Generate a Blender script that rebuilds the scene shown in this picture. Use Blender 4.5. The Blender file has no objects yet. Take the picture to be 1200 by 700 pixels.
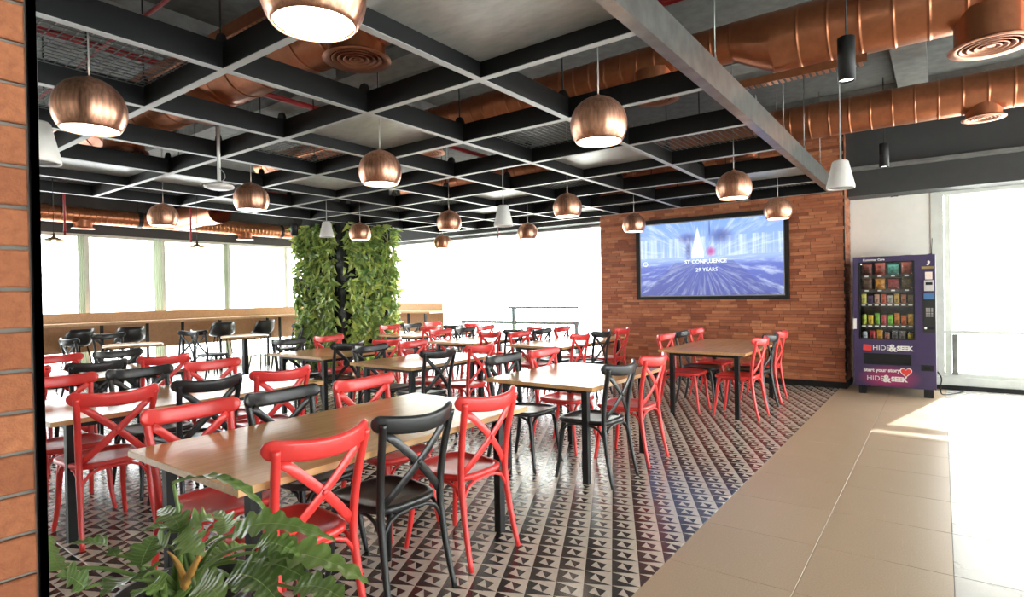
import bpy, math, random
from mathutils import Vector, Matrix, noise as mnoise
random.seed(7)
PI = math.pi
SC = bpy.context.scene
COL = SC.collection

# ------------------------------------------------------------------ camera, world, sun, exposure
F_PX, YAW, PITCH, ROLL, CAM_H = 680.27, -0.63703, -0.0080678, -0.0174527, 1.41
def cam_axes():
    cy, sy, cp, sp = math.cos(YAW), math.sin(YAW), math.cos(PITCH), math.sin(PITCH)
    fwd = Vector((sy * cp, cy * cp, sp)); right = Vector((cy, -sy, 0)); up = right.cross(fwd)
    c, s = math.cos(ROLL), math.sin(ROLL)
    return c * right + s * up, -s * right + c * up, fwd
CR, CU, CF = cam_axes()
CAM = Vector((0, 0, CAM_H))
def at_depth(px, py, d):
    return CAM + (CR * ((px - 600) / F_PX) - CU * ((py - 350) / F_PX) + CF) * d
cd = bpy.data.cameras.new('camera'); cam = bpy.data.objects.new('camera', cd); COL.objects.link(cam)
m = Matrix.Identity(4)
for i, a in enumerate((CR, CU, -CF)):
    for j in range(3): m[j][i] = a[j]
m.translation = CAM
cam.matrix_world = m
cd.sensor_width = 36; cd.sensor_fit = 'HORIZONTAL'; cd.lens = F_PX / 1200 * 36; cd.clip_start = 0.05; cd.clip_end = 200
SC.camera = cam

world = bpy.data.worlds.new('sky'); SC.world = world; world.use_nodes = True
bg = world.node_tree.nodes['Background']
bg.inputs[0].default_value = (0.96, 0.985, 1.0, 1); bg.inputs[1].default_value = 8.5
sd = bpy.data.lights.new('sun', 'SUN'); sun = bpy.data.objects.new('sun', sd); COL.objects.link(sun)
sd.energy = 14.0; sd.angle = 0.009; sd.color = (1.0, 0.95, 0.87)
SUN_DIR = Vector((-0.215, -0.97, -0.247)).normalized()          # travels in through the far windows
sun.rotation_euler = SUN_DIR.to_track_quat('-Z', 'Y').to_euler()
SC.view_settings.view_transform = 'Standard'; SC.view_settings.look = 'None'
SC.view_settings.exposure = 0.5; SC.view_settings.gamma = 1.0; SC.view_settings.use_curve_mapping = False
SC.cycles.use_denoising = True
SC.cycles.max_bounces = 8; SC.cycles.diffuse_bounces = 5; SC.cycles.glossy_bounces = 4; SC.cycles.transparent_max_bounces = 12
SC.cycles.sample_clamp_indirect = 6.0

# ------------------------------------------------------------------ materials
class NT:
    def __init__(s, name):
        s.m = bpy.data.materials.new(name); s.m.use_nodes = True
        s.t = s.m.node_tree; s.n = s.t.nodes; s.b = s.n['Principled BSDF']; s.out = s.n['Material Output']
    def new(s, typ, **kw):
        n = s.n.new(typ)
        for k, v in kw.items(): setattr(n, k, v)
        return n
    def put(s, sock, v):
        if isinstance(v, bpy.types.NodeSocket): s.t.links.new(v, sock)
        else: sock.default_value = v
    def math(s, op, a, b=0.0, c=0.0):
        n = s.new('ShaderNodeMath', operation=op)
        for i, v in enumerate((a, b, c)): s.put(n.inputs[i], v)
        return n.outputs[0]
    def ramp(s, fac, stops, interp='LINEAR'):
        n = s.new('ShaderNodeValToRGB'); s.put(n.inputs[0], fac); cr = n.color_ramp; cr.interpolation = interp
        while len(cr.elements) < len(stops): cr.elements.new(0.5)
        for e, (p, c) in zip(cr.elements, stops): e.position = p; e.color = (*c, 1)
        return n.outputs[0]
    def noise(s, vec=None, scale=5, detail=3, rough=.5, dist=0.0):
        n = s.new('ShaderNodeTexNoise'); n.inputs['Scale'].default_value = scale; n.inputs['Detail'].default_value = detail
        n.inputs['Roughness'].default_value = rough; n.inputs['Distortion'].default_value = dist
        if vec is not None: s.t.links.new(vec, n.inputs['Vector'])
        return n.outputs['Fac']
    def mapped(s, scale=(1, 1, 1), rot=(0, 0, 0), which='Object'):
        tc = s.new('ShaderNodeTexCoord'); mp = s.new('ShaderNodeMapping')
        mp.inputs['Scale'].default_value = scale; mp.inputs['Rotation'].default_value = rot
        s.t.links.new(tc.outputs[which], mp.inputs[0]); return mp.outputs[0]
    def mix(s, fac, a, b, blend='MIX'):
        n = s.new('ShaderNodeMix', data_type='RGBA', blend_type=blend)
        s.put(n.inputs[0], fac); s.put(n.inputs[6], a); s.put(n.inputs[7], b); return n.outputs[2]
    def bump(s, h, strength=.3, dist=.01):
        n = s.new('ShaderNodeBump'); n.inputs['Strength'].default_value = strength; n.inputs['Distance'].default_value = dist
        s.put(n.inputs['Height'], h); s.t.links.new(n.outputs[0], s.b.inputs['Normal'])
    def set(s, **kw):
        for k, v in kw.items():
            s.put(s.b.inputs[k.replace('_', ' ')], v)
        return s
def C4(c): return (*c, 1)
def plain(name, c, rough=.5, metal=0.0, var=.06, bump=0.0, **kw):
    n = NT(name)
    f = n.noise(n.mapped(), 9, 3)
    lo = tuple(max(0, x * (1 - var)) for x in c); hi = tuple(min(1, x * (1 + var)) for x in c)
    n.set(Base_Color=n.ramp(f, [(.3, lo), (.7, hi)]), Roughness=rough, Metallic=metal, **kw)
    if bump: n.bump(n.noise(n.mapped(), 120, 2), bump, .004)
    return n.m
def srgb(r, g, b):
    f = lambda v: (v / 255 / 12.92) if v / 255 <= .04045 else ((v / 255 + .055) / 1.055) ** 2.4
    return (f(r), f(g), f(b))

M = {}
M['red'] = plain('red_plastic', (.78, .046, .040), .30, bump=.03, Specular_IOR_Level=.6)
M['black'] = plain('black_plastic', (.016, .017, .017), .33, bump=.03, Specular_IOR_Level=.55)
M['blackmetal'] = plain('black_metal', (.009, .010, .010), .5, Specular_IOR_Level=.35)
M['beam'] = plain('beam_black', (.0045, .005, .005), .5, Specular_IOR_Level=.3)
M['strip'] = plain('beam_sheen_grey', (.36, .37, .36), .45, .0)  # window reflection on the black beam undersides, put into a grey colour
M['steel'] = plain('galvanised_steel', (.26, .27, .255), .34, .8, .2)
M['wire'] = plain('wire_grey', (.20, .21, .205), .4, .6)
M['white'] = plain('white_enamel', (.74, .73, .69), .4)
M['whitewall'] = plain('white_wall', (.84, .83, .75), .7, var=.02)
M['darkwall'] = plain('dark_bulkhead', (.035, .037, .036), .6)
M['slab'] = plain('concrete_soffit', (.085, .088, .082), .75, var=.25, bump=.2)
M['slablight'] = plain('concrete_beam', (.15, .15, .14), .75, var=.2)
M['frame'] = plain('window_frame', (.62, .64, .58), .5)
M['alu'] = plain('alu_rail', (.045, .062, .068), .5, .0)
M['grout'] = plain('grout', (.19, .17, .15), .8)
M['redpipe'] = plain('red_pipe', (.36, .020, .024), .4)
M['purple'] = plain('purple_panel', srgb(60, 49, 84), .35)
M['magenta'] = None
M['brass'] = plain('brass', (.50, .36, .16), .35, .9)
M['soil'] = plain('soil', (.02, .014, .01), .9, var=.4)
M['pot'] = plain('pot_black', (.012, .012, .012), .45)
M['stem'] = plain('leaf_stem', (.16, .25, .06), .45)
M['dry'] = plain('dry_sheath', (.58, .30, .07), .6, var=.3)
M['mortar'] = plain('mortar_grey', (.19, .175, .15), .9, bump=.3)
M['mortard'] = plain('mortar_dark', (.045, .022, .016), .9)
M['felt'] = plain('planter_felt', (.008, .009, .008), .9)
M['cable'] = plain('cable_grey', (.30, .30, .29), .5)

def emit(name, c, s):
    n = NT(name); n.set(Base_Color=C4(c), Emission_Color=C4(c), Emission_Strength=s, Roughness=.5); return n.m
M['lamp'] = emit('lamp_diffuser', (1.0, .90, .76), 16.0)
M['spot'] = emit('spot_lens', (1.0, .95, .88), 5.0)

def copper(name, base, rough, aniso=0.0, metal=.95, streak=0):
    n = NT(name)
    v = n.mapped((16, 16, .7) if streak else (3, 3, 3))
    f = n.noise(v, 4, 4, .6)
    k0, k1 = (.62, 1.25) if streak else (.84, 1.08)  # streak: vertical highlight bands of the globes painted into the base colour
    lo = tuple(x * k0 for x in base); hi = tuple(min(1, x * k1) for x in base)
    n.set(Base_Color=n.ramp(f, [(.3, lo), (.7, hi)]), Metallic=metal, Roughness=rough)
    if aniso:
        tg = n.new('ShaderNodeTangent', direction_type='RADIAL', axis='Z')
        n.t.links.new(tg.outputs[0], n.b.inputs['Tangent']); n.set(Anisotropic=aniso); n.b.inputs['Anisotropic Rotation'].default_value = .25
    return n.m
M['copper'] = copper('brushed_copper', (.74, .395, .262), .33, .75, .97, 1)
M['duct'] = copper('copper_duct', (.47, .18, .088), .31, 0, .82)
M['duct_in'] = copper('copper_grille', (.52, .24, .15), .4, 0, .8)

def wood(name, a, b, rough, axis=1, sc=1.0):
    n = NT(name)
    s = [14 * sc, 14 * sc, 14 * sc]; s[axis] = .9 * sc
    v = n.mapped(tuple(s))
    f = n.noise(v, 1.6, 5, .6, 1.2)
    s2 = [60 * sc] * 3; s2[axis] = 2.0 * sc
    g = n.noise(n.mapped(tuple(s2)), 1.5, 3, .6)
    c = n.ramp(f, [(.25, a), (.75, b)])
    d = n.mix(n.math('MULTIPLY', n.ramp(g, [(.45, (0, 0, 0)), (.7, (1, 1, 1))]), .22), c, C4(tuple(x * .55 for x in a)))
    n.set(Base_Color=d, Roughness=rough); n.b.inputs['IOR'].default_value = 1.5
    return n.m
M['oak'] = wood('oak_laminate', (.56, .30, .12), (.72, .43, .20), .24)
M['oakx'] = wood('counter_oak', (.56, .31, .145), (.72, .45, .24), .5)
M['woodpanel'] = wood('wood_panel', (.38, .19, .085), (.52, .29, .14), .55, 1)

def brick(name, stops, rough=.75, nscale=14):
    n = NT(name)
    oi = n.new('ShaderNodeObjectInfo'); ge = n.new('ShaderNodeNewGeometry')
    r = n.math('FRACT', n.math('ADD', n.math('MULTIPLY', oi.outputs['Random'], 7.13), n.math('MULTIPLY', ge.outputs['Random Per Island'], 3.7)))
    base = n.ramp(r, stops)
    tc = n.new('ShaderNodeTexCoord')
    f = n.noise(n.mapped((1, 1, 2.2)), nscale, 5, .65)
    c = n.mix(n.ramp(f, [(.35, (0, 0, 0)), (.75, (.65, .65, .65))]), base, C4((stops[0][1][0] * .55, stops[0][1][1] * .5, stops[0][1][2] * .5)))
    n.set(Base_Color=c, Roughness=rough)
    n.bump(n.noise(n.mapped(), nscale * 5, 4), .35, .006)
    return n.m
M['brickbig'] = brick('pillar_brick', [(0, (.29, .092, .035)), (.5, (.36, .122, .048)), (1, (.43, .155, .063))], .85, 45)
M['brickslip'] = brick('brick_slip', [(0, (.27, .080, .035)), (.35, (.40, .130, .055)), (.75, (.50, .175, .075)), (1, (.60, .25, .115))], .5, 6)

def tile_pattern():
    n = NT('patterned_tile'); tc = n.new('ShaderNodeTexCoord'); sp = n.new('ShaderNodeSeparateXYZ')
    n.t.links.new(tc.outputs['Object'], sp.inputs[0])
    g = 0.06015
    # coordinates on the sixty-millimetre grid; lattice vectors (2,1) and (-1,2)
    x = n.math('SUBTRACT', n.math('DIVIDE', sp.outputs[0], g), 6.0)
    y = n.math('SUBTRACT', n.math('DIVIDE', sp.outputs[1], g), 2.0)
    a = n.math('FRACT', n.math('DIVIDE', n.math('MULTIPLY_ADD', x, 2.0, y), 5.0))
    b = n.math('FRACT', n.math('DIVIDE', n.math('SUBTRACT', n.math('MULTIPLY', y, 2.0), x), 5.0))
    qx = n.math('SUBTRACT', n.math('MULTIPLY', a, 2.0), b)
    qy = n.math('SUBTRACT', n.math('ADD', a, n.math('MULTIPLY', b, 2.0)), 1.0)
    left = n.math('MULTIPLY', n.math('LESS_THAN', qx, 0.0), n.math('LESS_THAN', qy, 1.0))
    low = n.math('LESS_THAN', qy, 0.0)
    inx = n.math('MULTIPLY', n.math('GREATER_THAN', qx, 0.0), n.math('LESS_THAN', qx, 1.0))
    iny = n.math('MULTIPLY', n.math('GREATER_THAN', qy, 0.0), n.math('LESS_THAN', qy, 1.0))
    ins = n.math('MULTIPLY', n.math('MULTIPLY', inx, iny), n.math('GREATER_THAN', n.math('ADD', qx, qy), 1.0))
    d = n.math('MAXIMUM', n.math('MAXIMUM', left, low), ins)
    f = n.noise(n.mapped((1, 1, 1)), 40, 3)
    li = n.ramp(f, [(.3, (.62, .555, .47)), (.7, (.70, .63, .54))])
    dk = n.ramp(f, [(.3, (.030, .026, .026)), (.7, (.046, .040, .039))])
    n.set(Base_Color=n.mix(d, li, dk), Roughness=.21); n.b.inputs['Specular IOR Level'].default_value = .55
    return n.m
M['tile'] = tile_pattern()
def stone_tile(name, a, b, rough):
    n = NT(name); oi = n.new('ShaderNodeObjectInfo')
    f = n.noise(n.mapped((1, 1, 1)), 130, 3, .7); h = n.noise(n.mapped((1, 1, 1)), 3.0, 4)
    c = n.ramp(f, [(.3, a), (.7, b)])
    sc = n.noise(n.mapped((26, 2.5, 1), (0, 0, .7)), 2.2, 2)      # faint scuffs
    c2 = n.mix(n.math('MULTIPLY', n.ramp(sc, [(.66, (0, 0, 0)), (.72, (1, 1, 1))]), .10), c, C4((.75, .72, .66)))
    c3 = n.mix(n.math('MULTIPLY', oi.outputs['Random'], .10), c2, C4(tuple(x * .8 for x in a)))
    n.set(Base_Color=c3, Roughness=n.math('MULTIPLY_ADD', h, .12, rough)); return n.m
M['beige'] = stone_tile('beige_terrazzo', (.45, .335, .22), (.57, .435, .295), .30)
M['ivory'] = stone_tile('ivory_tile', (.52, .49, .44), (.60, .57, .52), .22)

def glass():
    n = NT('clear_glass'); tr = n.new('ShaderNodeBsdfTransparent'); gl = n.new('ShaderNodeBsdfGlossy')
    tr.inputs[0].default_value = (.96, .975, .97, 1); gl.inputs['Roughness'].default_value = .02
    lw = n.new('ShaderNodeLayerWeight'); fac = n.math('MULTIPLY_ADD', n.math('POWER', lw.outputs['Facing'], 5.0), .9, .035)
    mx = n.new('ShaderNodeMixShader'); n.t.links.new(fac, mx.inputs[0])
    n.t.links.new(tr.outputs[0], mx.inputs[1]); n.t.links.new(gl.outputs[0], mx.inputs[2]); n.t.links.new(mx.outputs[0], n.out.inputs[0])
    return n.m
M['glass'] = glass()
def blind(tint=(.95, .955, .945)):
    n = NT('white_blind'); tr = n.new('ShaderNodeBsdfTranslucent'); df = n.new('ShaderNodeBsdfDiffuse')
    f = n.noise(n.mapped((40, 40, 40)), 10, 2)
    c = n.ramp(f, [(.3, tuple(x * .98 for x in tint)), (.7, tint)])
    n.t.links.new(c, tr.inputs[0]); n.t.links.new(c, df.inputs[0])
    mx = n.new('ShaderNodeMixShader'); mx.inputs[0].default_value = .2
    n.t.links.new(tr.outputs[0], mx.inputs[1]); n.t.links.new(df.outputs[0], mx.inputs[2]); n.t.links.new(mx.outputs[0], n.out.inputs[0])
    return n.m
M['blind'] = blind()
M['curtain'] = blind((.42, .44, .36)); M['curtain'].name = 'pale_curtain'
def leafmat(name, a, b, rough=.35, trans=.25):
    n = NT(name); oi = n.new('ShaderNodeObjectInfo'); ge = n.new('ShaderNodeNewGeometry')
    r = n.math('FRACT', n.math('ADD', n.math('MULTIPLY', oi.outputs['Random'], 5.3), n.math('MULTIPLY', ge.outputs['Random Per Island'], 9.1)))
    f = n.noise(n.mapped(), 30, 2)
    c = n.mix(n.math('MULTIPLY', f, .3), n.ramp(r, [(0, a), (.62, tuple((x + y) / 2 for x, y in zip(a, b))), (1, b)]), C4(tuple(x * .5 for x in a)))
    n.set(Base_Color=c, Roughness=rough)
    tr = n.new('ShaderNodeBsdfTranslucent'); n.t.links.new(c, tr.inputs[0])
    mx = n.new('ShaderNodeMixShader'); mx.inputs[0].default_value = trans
    n.t.links.new(n.b.outputs[0], mx.inputs[1]); n.t.links.new(tr.outputs[0], mx.inputs[2]); n.t.links.new(mx.outputs[0], n.out.inputs[0])
    return n.m
M['leafwall'] = leafmat('wall_leaf', (.14, .27, .075), (.62, .70, .16), .28, .4)
def philo():
    n = NT('philodendron_leaf'); oi = n.new('ShaderNodeObjectInfo')
    v = n.mapped((1, 1, 1), which='UV'); sp = n.new('ShaderNodeSeparateXYZ'); n.t.links.new(v, sp.inputs[0])
    ac = n.math('ABSOLUTE', n.math('SUBTRACT', sp.outputs[1], .5))
    rib = n.math('LESS_THAN', ac, .018)
    w = n.new('ShaderNodeTexWave', wave_type='BANDS', bands_direction='X'); w.inputs['Scale'].default_value = 3.2; w.inputs['Distortion'].default_value = 2.5
    w.inputs['Detail'].default_value = 2; n.t.links.new(v, w.inputs[0])
    base = n.ramp(oi.outputs['Random'], [(0, (.08, .15, .035)), (.5, (.16, .27, .06)), (1, (.29, .42, .13))])
    vary = n.mix(n.math('MULTIPLY', n.ramp(w.outputs['Fac'], [(.55, (0, 0, 0)), (.9, (1, 1, 1))]), n.math('MULTIPLY', n.noise(v, 6, 2), .4)), base, C4((.42, .50, .25)))
    c = n.mix(rib, vary, C4((.30, .42, .14)))
    n.set(Base_Color=c, Roughness=.28)
    n.bump(w.outputs['Fac'], .35, .004)
    tr = n.new('ShaderNodeBsdfTranslucent'); n.t.links.new(c, tr.inputs[0])
    mx = n.new('ShaderNodeMixShader'); mx.inputs[0].default_value = .18
    n.t.links.new(n.b.outputs[0], mx.inputs[1]); n.t.links.new(tr.outputs[0], mx.inputs[2]); n.t.links.new(mx.outputs[0], n.out.inputs[0])
    return n.m
M['philo'] = philo()
def panelmat():
    n = NT('grey_ceiling_panel'); f = n.noise(n.mapped((2, 5, 1)), 3, 5, .6)
    n.set(Base_Color=n.ramp(f, [(.3, (.32, .335, .32)), (.7, (.46, .475, .45))]), Roughness=.36, Metallic=.3); return n.m
M['panel'] = panelmat()
def screenmat():
    n = NT('screen_picture'); tc = n.new('ShaderNodeTexCoord'); sp = n.new('ShaderNodeSeparateXYZ'); n.t.links.new(tc.outputs['Object'], sp.inputs[0])
    x, z = sp.outputs[0], sp.outputs[2]
    cx = n.math('ADD', x, .05); cz = n.math('ADD', z, .02)
    ang = n.math('ARCTAN2', cz, cx); rad = n.math('SQRT', n.math('ADD', n.math('MULTIPLY', cx, cx), n.math('MULTIPLY', cz, cz)))
    cb = n.new('ShaderNodeCombineXYZ'); n.put(cb.inputs[0], n.math('MULTIPLY', n.math('COSINE', ang), 5.0)); n.put(cb.inputs[1], n.math('MULTIPLY', n.math('SINE', ang), 5.0)); n.put(cb.inputs[2], n.math('MULTIPLY', rad, 1.1))
    streak = n.noise(cb.outputs[0], 2.4, 4, .65)
    sky = n.ramp(n.math('MULTIPLY_ADD', z, .8, .5), [(0, srgb(86, 94, 160)), (.40, srgb(104, 118, 196)), (.50, srgb(160, 184, 236)), (1, srgb(132, 168, 236))])
    col = n.mix(n.ramp(streak, [(.48, (0, 0, 0)), (.80, (.85, .85, .85))]), sky, C4(srgb(226, 240, 255)))
    up = n.math('GREATER_THAN', z, .03)
    bars = n.new('ShaderNodeTexNoise'); bars.inputs['Scale'].default_value = 1.0; bars.inputs['Detail'].default_value = 3
    cv = n.new('ShaderNodeCombineXYZ'); n.put(cv.inputs[0], n.math('MULTIPLY', x, 16.0)); n.put(cv.inputs[1], n.math('MULTIPLY', z, .6)); n.t.links.new(cv.outputs[0], bars.inputs['Vector'])
    bm = n.math('MULTIPLY', n.math('MULTIPLY', n.ramp(bars.outputs['Fac'], [(.45, (0, 0, 0)), (.62, (1, 1, 1))]), up), n.math('LESS_THAN', z, .34))
    col = n.mix(n.math('MULTIPLY', bm, .6), col, C4(srgb(228, 244, 255)))
    def blob(px, pz, sx, sz):
        dx = n.math('DIVIDE', n.math('SUBTRACT', x, px), sx); dz = n.math('DIVIDE', n.math('SUBTRACT', z, pz), sz)
        return n.math('SUBTRACT', 1.0, n.math('MINIMUM', n.math('ADD', n.math('MULTIPLY', dx, dx), n.math('MULTIPLY', dz, dz)), 1.0))
    dk = n.math('MAXIMUM', n.math('MAXIMUM', blob(-.30, .33, .20, .11), blob(.22, .34, .24, .15)), n.math('MAXIMUM', blob(-.29, .14, .06, .26), blob(.05, .45, .02, .2)))
    col = n.mix(n.math('MULTIPLY', n.math('POWER', dk, 1.2), n.math('MULTIPLY_ADD', streak, .9, .25)), col, C4(srgb(58, 60, 132)))
    tw = n.math('LESS_THAN', n.math('ABSOLUTE', n.math('ADD', x, .14)), n.math('MULTIPLY', n.math('SUBTRACT', .50, z), .25))
    tw = n.math('MULTIPLY', n.math('MULTIPLY', tw, n.math('GREATER_THAN', z, .0)), n.math('LESS_THAN', n.math('ABSOLUTE', n.math('ADD', x, .14)), .10))
    col = n.mix(n.math('MULTIPLY', tw, .9), col, C4(srgb(232, 242, 255)))
    col = n.mix(n.math('MULTIPLY', blob(.07, .10, .09, .09), .9), col, C4(srgb(190, 70, 150)))
    floor = n.math('MULTIPLY', n.math('LESS_THAN', z, -.05), n.math('LESS_THAN', n.math('ABSOLUTE', n.math('ADD', x, .05)), n.math('MULTIPLY_ADD', n.math('MULTIPLY', z, -1.0), 1.1, .4)))
    col = n.mix(n.math('MULTIPLY', floor, .45), col, C4(srgb(84, 88, 150)))
    n.set(Base_Color=C4((.01, .01, .01)), Emission_Color=col, Emission_Strength=.95, Roughness=.15)
    return n.m
M['screen'] = screenmat()
def gradient_mag():
    n = NT('magenta_print'); tc = n.new('ShaderNodeTexCoord'); sp = n.new('ShaderNodeSeparateXYZ'); n.t.links.new(tc.outputs['Object'], sp.inputs[0])
    r = n.math('SQRT', n.math('ADD', n.math('POWER', n.math('DIVIDE', sp.outputs[0], .36), 2.0), n.math('POWER', n.math('DIVIDE', n.math('ADD', sp.outputs[2], .02), .17), 2.0)))
    n.set(Base_Color=n.ramp(r, [(.35, srgb(150, 42, 92)), (1.0, srgb(60, 49, 84))]), Roughness=.35); return n.m
M['magenta'] = gradient_mag()

# ------------------------------------------------------------------ mesh helpers
class MB:
    def __init__(s): s.v = []; s.f = []; s.mi = []; s.sm = []; s.uv = None
    def add(s, vs, fs, mi=0, smooth=False):
        o = len(s.v); s.v += [tuple(v) for v in vs]
        for f in fs: s.f.append(tuple(i + o for i in f)); s.mi.append(mi); s.sm.append(smooth)
        return s
    def box(s, lo, hi, mi=0, mtop=None, mbot=None):
        x0, y0, z0 = lo; x1, y1, z1 = hi
        vs = [(x0, y0, z0), (x1, y0, z0), (x1, y1, z0), (x0, y1, z0), (x0, y0, z1), (x1, y0, z1), (x1, y1, z1), (x0, y1, z1)]
        fs = [(0, 3, 2, 1), (4, 5, 6, 7), (0, 1, 5, 4), (1, 2, 6, 5), (2, 3, 7, 6), (3, 0, 4, 7)]
        s.add(vs, fs, mi)
        if mbot is not None: s.mi[-6] = mbot
        if mtop is not None: s.mi[-5] = mtop
        return s
    def cbox(s, c, size, mi=0):
        return s.box([c[i] - size[i] / 2 for i in range(3)], [c[i] + size[i] / 2 for i in range(3)], mi)
    def bbox(s, lo, hi, b, mi=0):
        # box with chamfered top and vertical edges kept cheap: chamfer all round on top
        x0, y0, z0 = lo; x1, y1, z1 = hi
        vs = [(x0, y0, z0), (x1, y0, z0), (x1, y1, z0), (x0, y1, z0), (x0, y0, z1 - b), (x1, y0, z1 - b), (x1, y1, z1 - b), (x0, y1, z1 - b),
              (x0 + b, y0 + b, z1), (x1 - b, y0 + b, z1), (x1 - b, y1 - b, z1), (x0 + b, y1 - b, z1)]
        fs = [(0, 3, 2, 1), (0, 1, 5, 4), (1, 2, 6, 5), (2, 3, 7, 6), (3, 0, 4, 7), (4, 5, 9, 8), (5, 6, 10, 9), (6, 7, 11, 10), (7, 4, 8, 11), (8, 9, 10, 11)]
        return s.add(vs, fs, mi)
    def prism(s, pts, axis, a, b, mi=0, smooth=False):
        # polygon pts (2-D) extruded along axis from a to b
        def P(p, t):
            if axis == 2: return (p[0], p[1], t)
            if axis == 1: return (p[0], t, p[1])
            return (t, p[0], p[1])
        n = len(pts); vs = [P(p, a) for p in pts] + [P(p, b) for p in pts]
        fs = [tuple(range(n))[::-1], tuple(range(n, 2 * n))] + [(i, (i + 1) % n, n + (i + 1) % n, n + i) for i in range(n)]
        return s.add(vs, fs, mi, smooth)
    def sweep(s, path, sect, mi=0, smooth=True, cap=True, up=(0, 0, 1), scales=None):
        # sect: closed list of (a, b): a along side, b along 'up-ish' normal
        P = [Vector(p) for p in path]; n = len(sect); rings = []; up = Vector(up)
        for i, p in enumerate(P):
            t = (P[min(i + 1, len(P) - 1)] - P[max(i - 1, 0)]).normalized()
            u = up - t * up.dot(t)
            if u.length < 1e-4: u = Vector((0, 1, 0)) - t * t.y
            u.normalize(); sd = t.cross(u).normalized()
            k = scales[i] if scales else 1.0
            rings.append([p + sd * (a * k) + u * (b * k) for a, b in sect])
        vs = [v for r in rings for v in r]; fs = []
        for i in range(len(P) - 1):
            for j in range(n):
                fs.append((i * n + j, i * n + (j + 1) % n, (i + 1) * n + (j + 1) % n, (i + 1) * n + j))
        s.add(vs, fs, mi, smooth)
        if cap:
            o = len(s.v) - len(vs)
            s.f.append(tuple(o + j for j in range(n))[::-1]); s.mi.append(mi); s.sm.append(False)
            s.f.append(tuple(o + (len(P) - 1) * n + j for j in range(n))); s.mi.append(mi); s.sm.append(False)
        return s
    def tube(s, path, r, n=8, mi=0, cap=True):
        rs = r if isinstance(r, (list, tuple)) else [r] * len(path)
        return s.sweep(path, [(math.cos(2 * PI * j / n), math.sin(2 * PI * j / n)) for j in range(n)], mi, True, cap, (0.13, 0.21, .97), rs)
    def rod(s, a, b, r, n=6, mi=0): return s.tube([a, b], r, n, mi)
    def lathe(s, prof, n=24, mi=0, c=(0, 0, 0), axis=2, smooth=True, close=False):
        vs = []; fs = []
        for (r, h) in prof:
            for j in range(n):
                a = 2 * PI * j / n; x, y = r * math.cos(a), r * math.sin(a)
                p = (x, y, h) if axis == 2 else ((h, x, y) if axis == 0 else (y, h, x))
                vs.append((p[0] + c[0], p[1] + c[1], p[2] + c[2]))
        k = len(prof)
        for i in range(k if close else k - 1):
            i2 = (i + 1) % k
            for j in range(n):
                fs.append((i * n + j, i * n + (j + 1) % n, i2 * n + (j + 1) % n, i2 * n + j))
        return s.add(vs, fs, mi, smooth)
    def mesh(s, name, mats):
        me = bpy.data.meshes.new(name); me.from_pydata(s.v, [], s.f)
        for mt in (mats if isinstance(mats, (list, tuple)) else [mats]): me.materials.append(mt)
        me.polygons.foreach_set('material_index', s.mi); me.polygons.foreach_set('use_smooth', s.sm); me.update()
        return me
    def build(s, name, mats, parent=None, loc=None, **kw):
        return link(name, s.mesh(name, mats), parent, loc, **kw)
def link(name, me, parent=None, loc=None, rot=None, label=None, cat=None, group=None, kind=None):
    o = bpy.data.objects.new(name, me); COL.objects.link(o)
    if parent is not None: o.parent = parent
    if loc is not None: o.location = loc
    if rot is not None: o.rotation_euler = rot
    return tag(o, label, cat, group, kind)
def tag(o, label=None, cat=None, group=None, kind=None):
    if label: o['label'] = label
    if cat: o['category'] = cat
    if group: o['group'] = group
    if kind: o['kind'] = kind
    return o
def empty(name, loc=(0, 0, 0), rz=0.0, label=None, cat=None, group=None, kind=None):
    o = bpy.data.objects.new(name, None); COL.objects.link(o); o.location = loc; o.rotation_euler = (0, 0, rz); o.empty_display_size = .1
    return tag(o, label, cat, group, kind)
def dup(root, loc, rz, label=None, group=None, cat=None):
    def cp(o, par):
        c = o.copy(); COL.objects.link(c); c.parent = par
        for ch in KIDS.get(o.name, []): cp(ch, c)
        return c
    r = cp(root, None); r.location = loc; r.rotation_euler = (0, 0, rz)
    tag(r, label, cat, group); return r
KIDS = {}
def remember(root):
    for o in [root] + list(root.children_recursive): KIDS[o.name] = list(o.children)
def bez(p0, p1, p2, n=8):
    p0, p1, p2 = Vector(p0), Vector(p1), Vector(p2)
    return [p0 * (1 - t) ** 2 + p1 * (2 * t * (1 - t)) + p2 * t * t for t in [i / n for i in range(n + 1)]]
def smooth_path(pts, n=5):
    P = [Vector(p) for p in pts]; out = []
    for i in range(len(P) - 1):
        a, b, c, d = P[max(i - 1, 0)], P[i], P[i + 1], P[min(i + 2, len(P) - 1)]
        for k in range(n):
            t = k / n
            out.append(.5 * ((2 * b) + (c - a) * t + (2 * a - 5 * b + 4 * c - d) * t * t + (3 * b - a - 3 * c + d) * t ** 3))
    out.append(P[-1]); return out
def rrect(w, h, r, n=3):
    out = []
    for cx, cy, a0 in ((w / 2 - r, h / 2 - r, 0), (-w / 2 + r, h / 2 - r, 90), (-w / 2 + r, -h / 2 + r, 180), (w / 2 - r, -h / 2 + r, 270)):
        for k in range(n + 1):
            a = math.radians(a0 + 90 * k / n); out.append((cx + r * math.cos(a), cy + r * math.sin(a)))
    return out
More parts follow.
